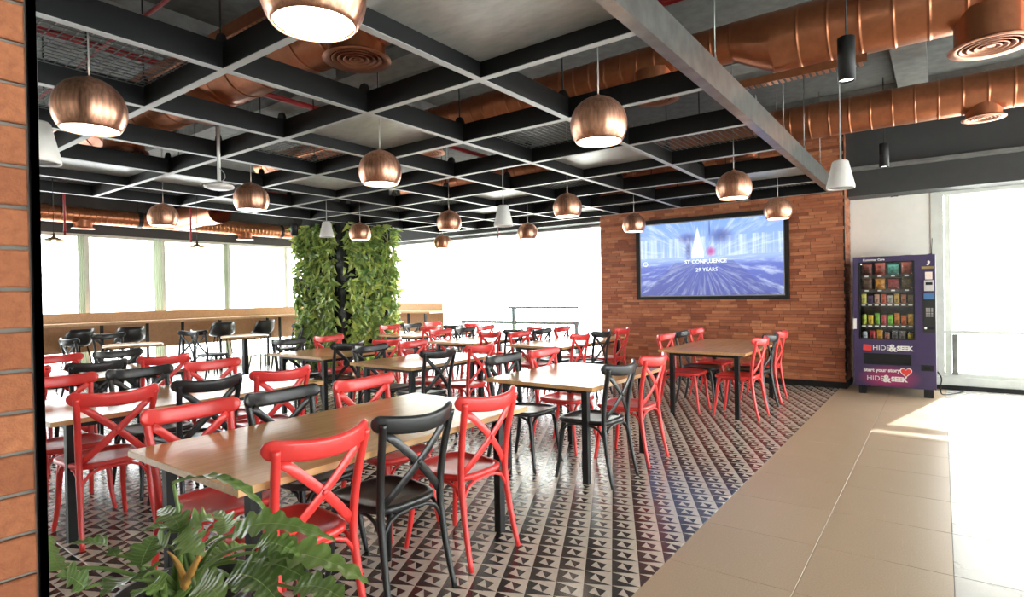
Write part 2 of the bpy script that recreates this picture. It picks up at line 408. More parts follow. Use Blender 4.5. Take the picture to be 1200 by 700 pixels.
def text_mesh(body, size, mat, name, parent, loc, rot, bold=0.0, align='CENTER', sx=1.0):
    cu = bpy.data.curves.new(name, 'FONT'); cu.body = body; cu.size = size; cu.align_x = align; cu.align_y = 'CENTER'; cu.extrude = .0006; cu.offset = bold; cu.resolution_u = 3
    t = bpy.data.objects.new(name, cu); COL.objects.link(t)
    dg = bpy.context.evaluated_depsgraph_get(); me = bpy.data.meshes.new_from_object(t.evaluated_get(dg))
    bpy.data.objects.remove(t); bpy.data.curves.remove(cu)
    me.materials.clear(); me.materials.append(mat); me.name = name
    o = link(name, me, parent, loc, rot); o.scale = (sx, 1, 1); return o

# ------------------------------------------------------------------ the room
XL, YB, YBR = -12.0, 9.95, 9.28           # left window wall, back window wall, brick wall face
ZS = 3.9
G = 0.6015
XB = -1.167                                # edge between patterned and beige floor
floor = MB().box((XL - .3, -4.0, -.15), (5.0, YB + .25, -.003)).build('floor', M['grout'], kind='structure')
def tile_mesh(w, d, mat, name):
    return MB().bbox((0, 0, -.003), (w, d, 0.0), .0012).mesh(name, mat)
GAP = .0028
def tile_rows():
    k = -9; out = []
    while True:
        y0 = 3.525 + G * k
        if y0 >= YB: break
        out.append((y0, min(G, YB - y0))); k += 1
    return out
cache = {}
def tmesh(w, d, kind):
    key = (round(w, 3), round(d, 3), kind)
    if key not in cache: cache[key] = tile_mesh(w, d, M[kind], kind + '_tile')
    return cache[key]
def seen(x, y, z=0.0, m=60):
    d = Vector((x, y, z)) - CAM; w = d.dot(CF)
    if w < .15: return False
    u, v = 600 + F_PX * d.dot(CR) / w, 350 - F_PX * d.dot(CU) / w
    return -m < u < 1200 + m and -m < v < 700 + m
tiles = []
for y0, d in tile_rows():
    for i in range(-9, 18):
        x0 = XB - G * (i + 1); w = G
        if x0 < XL: w = G - (XL - x0); x0 = XL
        kind = 'tile' if i >= 0 else ('beige' if i >= -2 else 'ivory')
        tiles.append((x0, y0, w, d, kind))
for kind, nm in (('tile', 'patterned_tile'), ('beige', 'beige_tile'), ('ivory', 'ivory_tile')):
    L = [t for t in tiles if t[4] == kind]
    def key(t):
        vis = any(seen(t[0] + a * t[2], t[1] + b * t[3]) for a in (0, .5, 1) for b in (0, .5, 1))
        return (not vis, (t[0] ** 2 + t[1] ** 2))
    L.sort(key=key)
    for t in L[:290]:
        link(nm, tmesh(t[2] - GAP, t[3] - GAP, kind), floor, (t[0] + GAP / 2, t[1] + GAP / 2, 0))
    if L[290:]:
        if kind == 'tile':
            # the pattern is read from object coordinates, so keep the joined rest on the same grid origin
            ox, oy = XB - 18 * G, 3.525 - 9 * G
            mb = MB()
            for t in L[290:]: mb.bbox((t[0] + GAP / 2 - ox, t[1] + GAP / 2 - oy, -.003), (t[0] + t[2] - GAP / 2 - ox, t[1] + t[3] - GAP / 2 - oy, 0), .0012)
            mb.build('patterned_tile_field', M[kind], floor, (ox, oy, 0), kind='stuff')
        else:
            mb = MB()
            for t in L[290:]: mb.bbox((t[0] + GAP / 2, t[1] + GAP / 2, -.003), (t[0] + t[2] - GAP / 2, t[1] + t[3] - GAP / 2, 0), .0012)
            mb.build(nm + '_field', M[kind], floor, kind='stuff')
ceiling = MB().box((XL - .3, -4.0, ZS), (5.0, YB + .25, ZS + .2)).build('ceiling', M['slab'], kind='structure')
for y in (1.0, 4.0, 6.3, 8.5):
    MB().box((XL, y, ZS - .13), (5.0, y + .35, ZS)).build('concrete_rib', M['slablight'] if y != 1.0 else M['slab'], ceiling)
for x in (-9.5, -5.6, -.4):
    MB().box((x, -4, ZS - .10), (x + .3, YB, ZS)).build('concrete_cross_rib', M['slablight'], ceiling)

# --- brick wall with the screen
BX0, BX1 = -4.88, -1.08
wb = MB().box((BX0, YBR + .012, 0), (BX1 - .012, YB - .002, ZS)).build('wall_back', M['mortard'], kind='structure')
CH = .0475
TVX0, TVX1, TVZ0, TVZ1 = -4.14, -1.83, 1.29, 2.56
bl = []
nrow = int((ZS - .09) / CH)
for r in range(nrow):
    z = .09 + r * CH; rnd = random.Random(r * 31 + 5)
    x = BX0 - rnd.uniform(0, .2)
    while x < BX1:
        L = rnd.choice((.16, .21, .24, .28, .33)); a, b = max(x, BX0), min(x + L, BX1); x += L
        if b - a < .02: continue
        if a > TVX0 + .03 and b < TVX1 - .03 and z > TVZ0 + .02 and z + CH < TVZ1 - .02: continue
        bl.append((a, b, z, rnd.uniform(.0, .009)))
def bkey(b):
    xc = (b[0] + b[1]) / 2
    return (0 if b[2] < 2.72 else 1, -(b[1] - b[0]) / max(1.0, (xc * xc + YBR ** 2) ** .5))
bl.sort(key=bkey)
bm_cache = {}
for a, b, z, p in bl[:290]:
    k = round(b - a, 2)
    if k not in bm_cache: bm_cache[k] = MB().box((-(k - .004) / 2, -.010, 0), ((k - .004) / 2, .012, CH - .004)).mesh('brick', M['brickslip'])
    link('brick', bm_cache[k], wb, ((a + b) / 2, YBR + .004 - p, z + .002))
mb = MB()
for a, b, z, p in bl[290:]: mb.box((a + .002, YBR - .006 - p, z + .002), (b - .002, YBR + .012, z + CH - .002))
mb.build('brick_field', M['brickslip'], wb, kind='stuff')
mb = MB()
for r in range(nrow):                       # return of the wall beside the vending machine
    z = .09 + r * CH; rnd = random.Random(r * 17 + 3); y = YBR - rnd.uniform(0, .15)
    while y < YB:
        L = rnd.choice((.16, .21, .26)); a, b = max(y, YBR + .02), min(y + L, YB - .02); y += L
        if b - a > .03: mb.box((BX1 - .012, a + .002, z + .002), (BX1 + rnd.uniform(-.004, .003), b - .002, z + CH - .002))
mb.build('return_brick_field', M['brickslip'], wb, kind='stuff')
MB().box((BX1 - .014, YBR - .012, .09), (BX1 + .004, YBR + .024, ZS - .02)).build('corner_trim', M['blackmetal'], wb)
MB().box((BX0, YBR - .014, 0), (BX1 + .01, YBR + .012, .085)).box((BX1 - .012, YBR + .012, 0), (BX1 + .01, YB, .085)).build('baseboard_back', M['blackmetal'], kind='structure')

# --- white wall behind the vending machine and the window to its right
WX0 = .09
wr = MB().box((BX1 - .3, YB, 0), (WX0 - .2, YB + .2, 3.0)).build('wall_right', M['whitewall'], kind='structure')
MB().box((WX0 - .2, YB - .02, 0), (WX0 - .06, YB + .2, 2.9)).build('window_jamb', M['frame'], wr)
MB().box((WX0 - .2, YB - .06, 0), (5.0, YB + .2, .17)).build('window_sill', M['frame'], wr)
MB().box((WX0 - .2, YB - .08, 0), (5.0, YB - .06, .06)).build('baseboard_right', M['blackmetal'], kind='structure')
mb = MB().box((BX1, 9.55, 2.71), (5.0, YB + .2, 3.06)); mb.build('trim_1', M['darkwall'], kind='structure')
MB().box((BX1, 9.40, 3.06), (5.0, YB + .2, 3.10)).build('trim_2', M['slablight'], kind='structure')
MB().box((BX1, 9.50, 3.10), (5.0, YB + .2, ZS)).build('trim_3', M['darkwall'], kind='structure')
def window(name, axis, fixed, a0, a1, z0, z1, bars, rails, frame, fw=.05, glassoff=.06):
    """window in a wall: axis 0 runs along x at y=fixed, axis 1 runs along y at x=fixed"""
    root = empty(name, kind='structure')
    sgn = 1 if axis == 0 else -1
    def bx(nm, lo, hi, z0_, z1_, t0, t1, mat):
        mb = MB()
        if axis == 0: mb.box((lo, fixed + t0, z0_), (hi, fixed + t1, z1_))
        else: mb.box((fixed - t1, lo, z0_), (fixed - t0, hi, z1_))
        return mb.build(nm, mat, root)
    bx('window_frame', a0, a1, z1 - fw, z1, .0, .1, frame); bx('window_frame', a0, a1, z0, z0 + fw, .0, .1, frame)
    for b, w in bars: bx('mullion', b - w / 2, b + w / 2, z0 + fw, z1 - fw, .03, .1, frame)
    for r_, h, mt in rails: bx('transom', a0, a1, r_, r_ + h, -.012, .09, mt)
    edges = [a0] + [b for b, w in bars] + [a1]
    for e0, e1 in zip(edges[:-1], edges[1:]):
        if e1 - e0 > .1: bx('pane', e0 + .04, e1 - .04, z0 + fw, z1 - fw, glassoff, glassoff + .008, M['glass'])
    return root
window('window_1', 0, YB, WX0 - .06, 5.0, .17, 2.71, [(WX0 - .02, .07), (2.6, .07)], [(.76, .045, M['frame'])], M['frame'])
MB().box((WX0 + .02, YB - .02, .20), (WX0 + .085, YB + .0, .755)).box((WX0 + .035, YB - .03, .20), (WX0 + .05, YB - .02, .755)).build('radiator_fin', M['steel'], wr)
tag(MB().box((WX0 + .02, YB + .015, .865), (5.0, YB + .020, 2.66)).box((WX0 + .02, YB + .008, .85), (5.0, YB + .028, .868)).build('roller_blind', M['blind']),
    'white translucent roller blind in the window right of vending machine', 'blind')
# --- back window wall
wbw = MB().box((XL, YB, 2.71), (BX0, YB + .2, ZS)).build('wall_front', M['darkwall'], kind='structure')
wbw.name = 'wall_back_window'
MB().box((XL, YB - .35, 2.72), (BX0, YB, 3.1)).build('trim_4', M['darkwall'], kind='structure')
MB().box((XL, YB - .02, 0), (BX0, YB + .15, .12)).build('baseboard_window', M['frame'], kind='structure')
window('window_2', 0, YB, XL, BX0, .12, 2.71, [], [], M['frame'])
tag(MB().box((XL + .03, YB - .005, 1.25), (BX0, YB, 2.71)).box((XL + .03, YB - .012, 1.235), (BX0, YB + .008, 1.252)).build('roller_blind', M['blind']),
    'wide white roller blind in the back window between green column and brick wall', 'blind')
rl = empty('balcony_railing', (-7.9, 10.75, 0), label='pale blue grey railing outside the back window', cat='railing')
for nm, lo, hi in (('top_rail', (-.15, -.03, 1.07), (1.7, .03, 1.115)), ('lower_rail', (-1.6, -.03, .72), (1.7, .03, .79)), ('post', (-.04, -.04, 0), (.04, .04, 1.10)), ('post', (1.62, -.04, 0), (1.7, .04, .79)), ('post', (-1.6, -.04, 0), (-1.52, .04, .79))):
    MB().box(lo, hi).build(nm, M['alu'], rl)
MB().box((XL - 2, YB + .25, -.15), (6, YB + 3, -.02)).build('floor_balcony', M['whitewall'], kind='structure')
# --- left window wall
MB().box((XL - .2, -4, 2.585), (XL, YB + .2, ZS)).build('wall_left', M['darkwall'], kind='structure')
MB().box((XL - .15, -4, 0), (XL + .02, YB, .12)).build('baseboard_left', M['frame'], kind='structure')
window('window_3', 1, XL, -4.0, YB, .12, 2.585, [(-1.2, .09), (1.25, .09), (3.75, .09), (5.0, .075), (6.27, .08), (7.6, .08)], [], M['frame'])
for k, (y, w) in enumerate(((3.655, .10), (4.88, .15), (6.18, .08))):
    pts = [(XL + .03 + .012 * (i % 2), y - w / 2 + w * i / 8) for i in range(9)]
    tag(MB().prism(pts + [(x + .004, yy) for x, yy in pts[::-1]], 2, .2, 2.55).build('side_curtain', M['curtain']), 'narrow pale curtain strip at the left window, %s from the brick pier' % ('first', 'second', 'third')[k], 'curtain', 'curtain strips at the left window')

# --- the sides of the room behind the camera
MB().box((XL - .3, -4.2, 0), (5.0, -4.0, ZS)).build('wall_rear', M['whitewall'], kind='structure')
MB().box((5.0, -4.2, 2.72), (5.2, YB + .2, ZS)).box((5.0, -4.2, 0), (5.2, YB + .2, .17)).box((5.0, -4.2, .17), (5.2, -1.0, 2.72)).build('wall_side', M['whitewall'], kind='structure')
window('window_4', 1, 5.1, -1.0, YB, .17, 2.72, [(1.7, .07), (4.4, .07), (7.1, .07)], [], M['frame'])
# --- near brick pier at the left edge
PXF, PY1 = -1.36, .352
wn = MB().box((PXF - .5, -1.3, 0), (PXF - .012, PY1 - .0120, ZS)).build('wall_near', M['mortar'], kind='structure')
bh = .0755
for r in range(int(ZS / bh)):
    z = r * bh; y = PY1 - .0120 - (0 if r % 2 else .11); ys = [PY1 - .0120] + [y - .225 * k for k in range(1 if r % 2 else 0, 8)]
    if r % 2 == 0: ys = [PY1 - .0120, PY1 - .0120 - .112] + [PY1 - .0120 - .112 - .225 * k for k in range(1, 6)]
    else: ys = [PY1 - .0120 - .225 * k for k in range(0, 6)]
    for y1, y0 in zip(ys[:-1], ys[1:]):
        if y1 < -.35: continue
        zz = (z + .0035, z + bh - .0035); k = ('p', round(y1 - y0, 3))
        if k not in bm_cache: bm_cache[k] = MB().bbox((-(y1 - y0) / 2 + .004, -bh / 2 + .0035, -.014), ((y1 - y0) / 2 - .004, bh / 2 - .0035, 0.0), .003).mesh('brick', M['brickbig'])
        o = link('brick', bm_cache[k], wn, (PXF + random.uniform(-.002, .001), (y0 + y1) / 2, z + bh / 2))
        o.rotation_euler = (PI / 2, 0, PI / 2)
MB().box((PXF - .06, PY1 - .0120, 0), (PXF + .004, PY1, ZS)).box((PXF - .002, PY1 - .0120, 0), (PXF + .004, PY1, ZS)).build('corner_trim', M['blackmetal'], wn)

# ------------------------------------------------------------------ screen
tv = empty('wall_screen', ((TVX0 + TVX1) / 2, YBR, (TVZ0 + TVZ1) / 2), label='large wide screen with a blue picture on the brick wall', cat='screen')
hw, hh = (TVX1 - TVX0) / 2, (TVZ1 - TVZ0) / 2
mb = MB()
for lo, hi in (((-hw - .03, -.075, hh - .03), (hw + .045, .0, hh + .035)), ((-hw - .03, -.075, -hh - .02), (hw + .045, 0, -hh + .03)), ((-hw - .03, -.075, -hh + .03), (-hw + .035, 0, hh - .03)), ((hw - .01, -.075, -hh + .03), (hw + .045, 0, hh - .03))): mb.box(lo, hi)
mb.build('surround', M['blackmetal'], tv)
mb = MB()
for lo, hi in (((-hw + .03, -.062, hh - .045), (hw - .01, -.03, hh - .03)), ((-hw + .03, -.062, -hh + .03), (hw - .01, -.03, -hh + .045)), ((-hw + .03, -.062, -hh + .045), (-hw + .045, -.03, hh - .045)), ((hw - .025, -.062, -hh + .045), (hw - .01, -.03, hh - .045))): mb.box(lo, hi)
mb.build('bezel', M['cable'], tv)
scr = MB().box((-hw + .045, -.052, -hh + .045), (hw - .025, -.03, hh - .045)).build('screen_panel', M['screen'], tv)
wtext = emit('screen_white', (.80, .88, 1.0), .55)
text_mesh('ST CONFLUENCE', .085, wtext, 'screen_lettering', tv, (-.02, -.0535, -.055), (PI / 2, 0, 0), .002)
text_mesh('29 YEARS', .085, wtext, 'screen_lettering', tv, (.0, -.0535, -.185), (PI / 2, 0, 0), .0)
MB().lathe([(.028, 0), (.040, 0), (.040, -.001), (.028, -.001)], 24, axis=1, close=True).build('screen_icon', wtext, scr, (-hw + .13, -.0535, -.06))

# ------------------------------------------------------------------ chairs
def chair_proto(name, mat, label):
    root = empty(name, (0, 0, -5), label=label, cat='chair')
    # seat: rounded trapezoid with a dished middle
    def outline(k, n=40):
        out = []
        for i in range(n):
            a = 2 * PI * i / n; c, s = math.cos(a), math.sin(a)
            x = abs(c) ** .5 * (1 if c > 0 else -1); y = abs(s) ** .5 * (1 if s > 0 else -1)
            out.append((x * (.205 + .020 * y) * k, y * .215 * k))
        return out
    rings = [(outline(.95), .432), (outline(1.0), .440), (outline(1.0), .458), (outline(.96), .466), (outline(.86), .466), (outline(.82), .459), (outline(.4), .455)]
    n = 40; vs = []; fs = []
    for o, z in rings: vs += [(x, y, z) for x, y in o]
    for i in range(len(rings) - 1):
        for j in range(n): fs.append((i * n + j, i * n + (j + 1) % n, (i + 1) * n + (j + 1) % n, (i + 1) * n + j))
    fs += [tuple(range(n))[::-1], tuple(range((len(rings) - 1) * n, len(rings) * n))]
    MB().add(vs, fs, 0, True).build('seat', mat, root)
    for s in (-1, 1):
        p = smooth_path([(s * .195, -.275, 0), (s * .186, -.235, .18), (s * .180, -.207, .36), (s * .180, -.200, .47), (s * .186, -.213, .62), (s * .196, -.240, .76), (s * .205, -.262, .86)], 4)
        MB().tube(p, [.0135 + .0045 * min(1, i / 8) for i in range(len(p))], 10).build('rear_leg', mat, root)
        p = smooth_path([(s * .195, .215, 0), (s * .178, .190, .16), (s * .172, .172, .32), (s * .165, .150, .44)], 4)
        MB().tube(p, [.0125 + .006 * min(1, i / 8) for i in range(len(p))], 10).build('front_leg', mat, root)
    # crest rail, bowed backwards, rounded ends
    p = []; sc = []
    for t in [-1, -.985, -.96, -.92] + [-.88 + 1.76 * i / 14 for i in range(15)] + [.92, .96, .985, 1]:
        x = .240 * t; e = max(0.0, (abs(t) - .85) / .15)
        p.append((x, -.312 + .092 * t * t, .838 + .024 * t * t)); sc.append(max(.18, max(0.0, 1 - e * e) ** .5))
    MB().sweep(p, [(a * 1.0, b) for a, b in rrect(.030, .080, .0145, 3)], 0, True, True, (0, -.12, 1), sc).build('crest_rail', mat, root)
    for s in (-1, 1):
        p = bez((s * .182, -.243, .812), (0, -.285 - .006 * s, .66), (-s * .168, -.198, .478), 9)
        MB().sweep(p, rrect(.010, .040, .004, 1), 0, True, True, (-s * .68, 0, .72)).build('cross_slat', mat, root)
    MB().lathe([(.0, -.017), (.010, -.017), (.013, -.012), (.013, .012), (.010, .017), (0, .017)], 12, axis=1).build('rivet', mat, root, (0, -.253, .650))
    fl, rl_ = (.174, .178), (.180, -.207)
    def arch(a, b, nm):
        a, b = Vector((*a, 0)), Vector((*b, 0)); q = []
        for t, z in ((0, .315), (.05, .365), (.13, .405), (.26, .425), (.5, .430), (.74, .425), (.87, .405), (.95, .365), (1, .315)):
            v = a.lerp(b, t); q.append((v.x, v.y, z))
        MB().tube(q, .0095, 7).build(nm, mat, root)
    for s in (-1, 1): arch((s * fl[0], fl[1]), (s * rl_[0], rl_[1]), 'arch_brace')
    arch((-fl[0], fl[1]), fl, 'arch_brace'); arch((-rl_[0], rl_[1]), rl_, 'arch_brace')
    remember(root); return root
CHP = {}
CHP['r'] = chair_proto('cross_back_chair', M['red'], 'x'); CHP['b'] = chair_proto('cross_back_chair', M['black'], 'x')
used = {'r': False, 'b': False}
def chair(col, x, y, rz, label, group):
    if not used[col]:
        o = CHP[col]; o.location = (x, y, 0); o.rotation_euler = (0, 0, rz); used[col] = True
        tag(o, label, 'chair', group); return o
    return dup(CHP[col], (x, y, 0), rz, label, group)
NAME = {'r': 'red', 'b': 'black'}

# ------------------------------------------------------------------ tables
TZ = .735
def table(x0, x1, y0, y1, label, white=False):
    t = empty('dining_table', ((x0 + x1) / 2, (y0 + y1) / 2, 0), label=label, cat='table', group='wooden dining tables')
    hx, hy = (x1 - x0) / 2, (y1 - y0) / 2
    MB().bbox((-hx, -hy, TZ - .028), (hx, hy, TZ), .002).build('tabletop', M['oak'], t)
    i = .10
    mb = MB()
    for lo, hi in (((-hx + i, -hy + i, 0), (hx - i, -hy + i + .03, 0)), ((-hx + i, hy - i - .03, 0), (hx - i, hy - i, 0)), ((-hx + i, -hy + i + .03, 0), (-hx + i + .03, hy - i - .03, 0)), ((hx - i - .03, -hy + i + .03, 0), (hx - i, hy - i - .03, 0))):
        mb.box((lo[0], lo[1], TZ - .068), (hi[0], hi[1], TZ - .028))
    mb.build('apron_frame', M['blackmetal'], t)
    for sx in (-1, 1):
        for sy in (-1, 1):
            cx, cy = sx * (hx - i - .022), sy * (hy - i - .022)
            MB().box((cx - .023, cy - .023, 0), (cx + .023, cy + .023, TZ - .028)).build('leg', M['blackmetal'], t)
    return t
TABLES = [  # x0, x1, y0, y1, table label, short phrase, aisle-side chairs, window-side chairs, ys
    (-2.95, -2.00, 1.06, 2.83, 'long wooden table nearest the camera, behind the potted plant', 'table behind the plant', 'rbr', 'rbr', (1.37, 1.88, 2.42)),
    (-4.95, -4.00, 1.06, 2.84, 'long wooden table second from the plant in the front row', 'second front-row table', 'rbr', 'rbr', (1.36, 1.90, 2.45)),
    (-6.93, -5.97, 1.06, 2.84, 'long wooden table farthest left in the front row', 'third front-row table', 'rbr', 'brb', (1.36, 1.90, 2.45)),
    (-2.96, -1.99, 3.62, 4.86, 'short wooden table in the middle row beside the beige aisle', 'middle-row aisle table', 'br', 'br', (3.94, 4.55)),
    (-4.88, -3.98, 3.78, 5.06, 'short wooden table at the centre of the middle row', 'middle-row centre table', 'br', 'br', (4.10, 4.72)),
    (-6.62, -5.55, 3.92, 5.16, 'short wooden table in front of the green column', 'table before green column', 'br', 'br', (4.22, 4.82)),
    (-2.64, -1.67, 6.38, 8.18, 'wooden table below the wall screen', 'table below the screen', 'rbr', 'rbr', (6.74, 7.28, 7.86)),
    (-4.66, -3.78, 6.14, 8.02, 'long wooden table in the back row beside the brick wall', 'back table near brick', 'rbr', 'rbr', (6.50, 7.08, 7.66)),
    (-6.07, -5.18, 6.08, 7.80, 'long wooden table at the centre of the back row', 'centre back table', 'rbr', 'rbr', (6.42, 6.98, 7.54)),
    (-7.90, -6.98, 6.74, 8.40, 'wooden table in the back row beside the green column', 'table right of green column', 'rbr', 'rbr', (7.05, 7.60, 8.15)),
]
jit = random.Random(3)
for (x0, x1, y0, y1, lab, ph, ca, cw, ys) in TABLES:
    table(x0, x1, y0, y1, lab)
    ords = ('near end', 'middle', 'far end') if len(ys) == 3 else ('near end', 'far end')
    for k, y in enumerate(ys):
        dx = jit.uniform(-.015, .02); dr = jit.uniform(-.05, .05)
        chair(ca[k], x1 - .19 + dx, y, PI / 2 + dr, '%s cross-back chair at the %s of the aisle side, %s' % (NAME[ca[k]], ords[k], ph), 'chairs at the dining tables')
        dx = jit.uniform(-.02, .015); dr = jit.uniform(-.05, .05)
        chair(cw[k], x0 + .19 + dx, y, -PI / 2 + dr, '%s cross-back chair at the %s of the window side, %s' % (NAME[cw[k]], ords[k], ph), 'chairs at the dining tables')

def round_table(x, y, label):
    t = empty('round_table', (x, y, 0), label=label, cat='table', group='round cafe tables')
    MB().lathe([(0, TZ - .03), (.395, TZ - .03), (.40, TZ - .026), (.40, TZ - .004), (.396, TZ), (0, TZ)], 36).build('tabletop', M['oak'], t)
    MB().box((-.04, -.04, .02), (.04, .04, TZ - .03)).build('column', M['blackmetal'], t)
    MB().lathe([(0, 0), (.24, 0), (.24, .012), (.05, .02), (0, .02)], 24).build('base_plate', M['blackmetal'], t)
    return t
round_table(-10.05, 3.72, 'round wooden cafe table by the left window, nearer the brick pier')
round_table(-10.25, 5.62, 'round wooden cafe table by the left window, nearer the green column')
for (x, y, rz, lab) in (
    (-9.95, 3.10, 0.15, 'black cross-back chair left of the nearer round cafe table'),
    (-9.95, 4.28, PI + .2, 'black cross-back chair right of the nearer round cafe table'),
    (-10.50, 3.62, -PI / 2, 'black cross-back chair on the counter side of the nearer round table'),
    (-10.15, 4.98, .1, 'black cross-back chair left of the farther round cafe table'),
    (-10.0, 6.28, PI - .15, 'black cross-back chair right of the farther round cafe table'),
    (-9.9, 2.15, PI - .1, 'black cross-back chair by the left window, closest to the brick pier')):
    chair('b', x, y, rz, lab, 'chairs at the round cafe tables')

# ------------------------------------------------------------------ window counters and stools
def counter(name, label, loc, rz, L, legs, ends):
    c = empty(name, loc, rz, label=label, cat='counter')          # local: x along the wall, y away from it
    MB().box((0, 0, .54), (L, .025, 1.19)).build('back_panel', M['woodpanel'], c)
    MB().box((0, .025, 1.00), (L, .46, 1.045)).build('countertop', M['oakx'], c)
    MB().box((0, .025, 1.045), (L, .045, 1.19)).box((0, -.03, 1.19), (L, .05, 1.21)).build('upstand', M['oakx'], c)
    for x in legs:
        MB().box((x - .02, .38, 0), (x + .02, .42, 1.0)).build('leg', M['blackmetal'], c)
    return c
counter('window_counter', 'long wooden bar counter along the left window', (XL + .20, YB - .3, 0), -PI / 2, 12.5, [1.2, 2.62, 2.9, 3.9, 4.6, 5.2, 5.9, 7.2, 8.6, 10.0], None)
counter('window_counter', 'short wooden bar counter at the back window beside the green column', (-9.24, YB - .12, 0), PI, 2.0, [.2, .75, 1.7], None)
def stool_proto():
    r = empty('bar_stool', (0, 0, -5), label='x', cat='stool')
    # bucket seat as a curved shell
    vs, fs = [], []; n, k = 20, 7
    for i in range(k):
        t = i / (k - 1)
        for j in range(n):
            a = 2 * PI * j / n
            hgt = .05 + .22 * max(0.0, min(1.0, (-math.sin(a) + .25) / .75)) ** 1.2
            rr = .135 + .085 * min(1, t * 1.6); z = .70 + hgt * t ** 1.6
            vs.append((rr * 1.02 * math.cos(a), rr * math.sin(a) * (1.0) - .015 * t, z))
    for i in range(k - 1):
        for j in range(n): fs.append((i * n + j, i * n + (j + 1) % n, (i + 1) * n + (j + 1) % n, (i + 1) * n + j))
    fs.append(tuple(range(n))[::-1])
    o = MB().add(vs, fs, 0, True).build('bucket_seat', M['black'], r)
    md = o.modifiers.new('thick', 'SOLIDIFY'); md.thickness = .012
    MB().lathe([(0, .685), (.10, .685), (.10, .70), (0, .70)], 16).build('seat_mount', M['blackmetal'], r)
    for sx in (-1, 1):
        for sy in (-1, 1): MB().rod((sx * .10, sy * .09, .69), (sx * .20, sy * .19, 0), .010, 8).build('leg', M['blackmetal'], r)
    q = [(-.165, -.157, .26), (.165, -.157, .26), (.165, .157, .26), (-.165, .157, .26)]
    mb = MB()
    for a, b in zip(q, q[1:] + q[:1]): mb.rod(a, b, .008, 6)
    mb.build('foot_ring', M['blackmetal'], r)
    remember(r); return r
stl = stool_proto()
spots = [(XL + .92, y, PI / 2 + d) for y, d in ((3.30, .3), (4.05, -.1), (5.62, -.2), (6.45, .1), (7.55, 0), (8.35, .15))] + [(-10.45, YB - .92, .2), (-9.95, YB - .90, -.1)]
sl = ['black bucket bar stool at left counter, %s from the brick pier' % o for o in ('first', 'second', 'third', 'fourth', 'fifth', 'sixth')] + \
     ['black bucket bar stool at the back counter, nearer the green column', 'black bucket bar stool at the back counter, nearer the open window']
for k, (x, y, rz) in enumerate(spots):
    if k == 0: stl.location = (x, y, 0); stl.rotation_euler = (0, 0, rz); tag(stl, sl[k], 'stool', 'bar stools at the window counters')
    else: dup(stl, (x, y, 0), rz, sl[k], 'bar stools at the window counters')

# ------------------------------------------------------------------ green column
GX1, GY0, GW = -8.86, 6.72, 1.18
gc = empty('green_column', (GX1 - GW / 2, GY0 + GW / 2, 0), label='square column covered with a living wall of green leaves', cat='column')
h = GW / 2
MB().box((-h, -h, 0), (h, h, ZS)).build('core', M['felt'], gc)
MB().box((h - .06, -h - .05, 0), (h + .05, -h + .06, 2.75)).build('corner_post', M['blackmetal'], gc)
MB().box((-h - .05, -h - .05, 0), (h + .05, h + .05, .10)).build('planter_base', M['blackmetal'], gc)
def small_leaf(L, W, droop):
    # seven-vertex blade folded on its midrib, along +y, normal +z
    vs = [(0, 0, 0), (0, L * .35, .012), (0, L * .7, -droop * .3), (0, L, -droop), (-W, L * .32, .03), (W, L * .32, .03), (-W * .8, L * .66, .015 - droop * .3), (W * .8, L * .66, .015 - droop * .3)]
    fs = [(0, 1, 4), (0, 5, 1), (1, 2, 6, 4), (1, 5, 7, 2), (2, 3, 6), (2, 7, 3)]
    return vs, fs
lr = random.Random(11)
leafmesh = []
for k in range(5):
    v, f = small_leaf(.125 + .018 * k, .029 + .005 * (k % 3), .03 + .012 * k); mb = MB(); mb.add(v, f, 0, False); leafmesh.append(mb.mesh('leaf', M['leafwall']))
rest = MB(); placed = 0
faces = [((0, -1), 1.0), ((1, 0), 1.0), ((-1, 0), .35), ((0, 1), .35)]
cand = []
for (nx, ny), dens in faces:
    for i in range(int(2600 * dens)):
        u = lr.uniform(-h - .02, h + .02); z = lr.uniform(.14, 2.74)
        corner = (u > h - .06) if ny == -1 else (u < -h + .06 if nx == 1 else False)
        if corner and lr.random() < .93: continue
        if mnoise.noise(Vector((u * 4 + nx * 9, z * 4, ny * 7))) < -.22: continue
        out = lr.uniform(.01, .11) + (.05 if abs(u) > h - .15 and not corner else 0)
        px, py = (u, ny * (h + out)) if nx == 0 else (nx * (h + out), u)
        d = Vector((nx, ny, 0)) * lr.uniform(.2, .9) + Vector((-ny, nx, 0)) * lr.uniform(-1, 1) + Vector((0, 0, lr.uniform(-1.1, .45)))
        d.normalize(); nrm = Vector((nx, ny, .5)) + Vector((lr.uniform(-.5, .5), lr.uniform(-.5, .5), lr.uniform(-.2, .5)))
        xx = d.cross(nrm).normalized(); zz = xx.cross(d)
        mat = Matrix((xx, d, zz)).transposed().to_4x4(); mat.translation = Vector((px, py, z))
        sc = lr.uniform(.75, 1.3)
        cand.append((mat @ Matrix.Scale(sc, 4), dens == 1.0 and out > .05))
ind = [c for c in cand if c[1]][:290]; idset = set(id(c) for c in ind)
for k, c in enumerate(ind):
    o = link('leaf', leafmesh[k % 5], gc); o.matrix_local = c[0]
for c in cand:
    if id(c) in idset: continue
    k = lr.randrange(5); v, f = small_leaf(.125 + .018 * k, .029 + .005 * (k % 3), .03 + .012 * k)
    rest.add([c[0] @ Vector(p) for p in v], f)
rest.build('foliage', M['leafwall'], gc, kind='stuff')

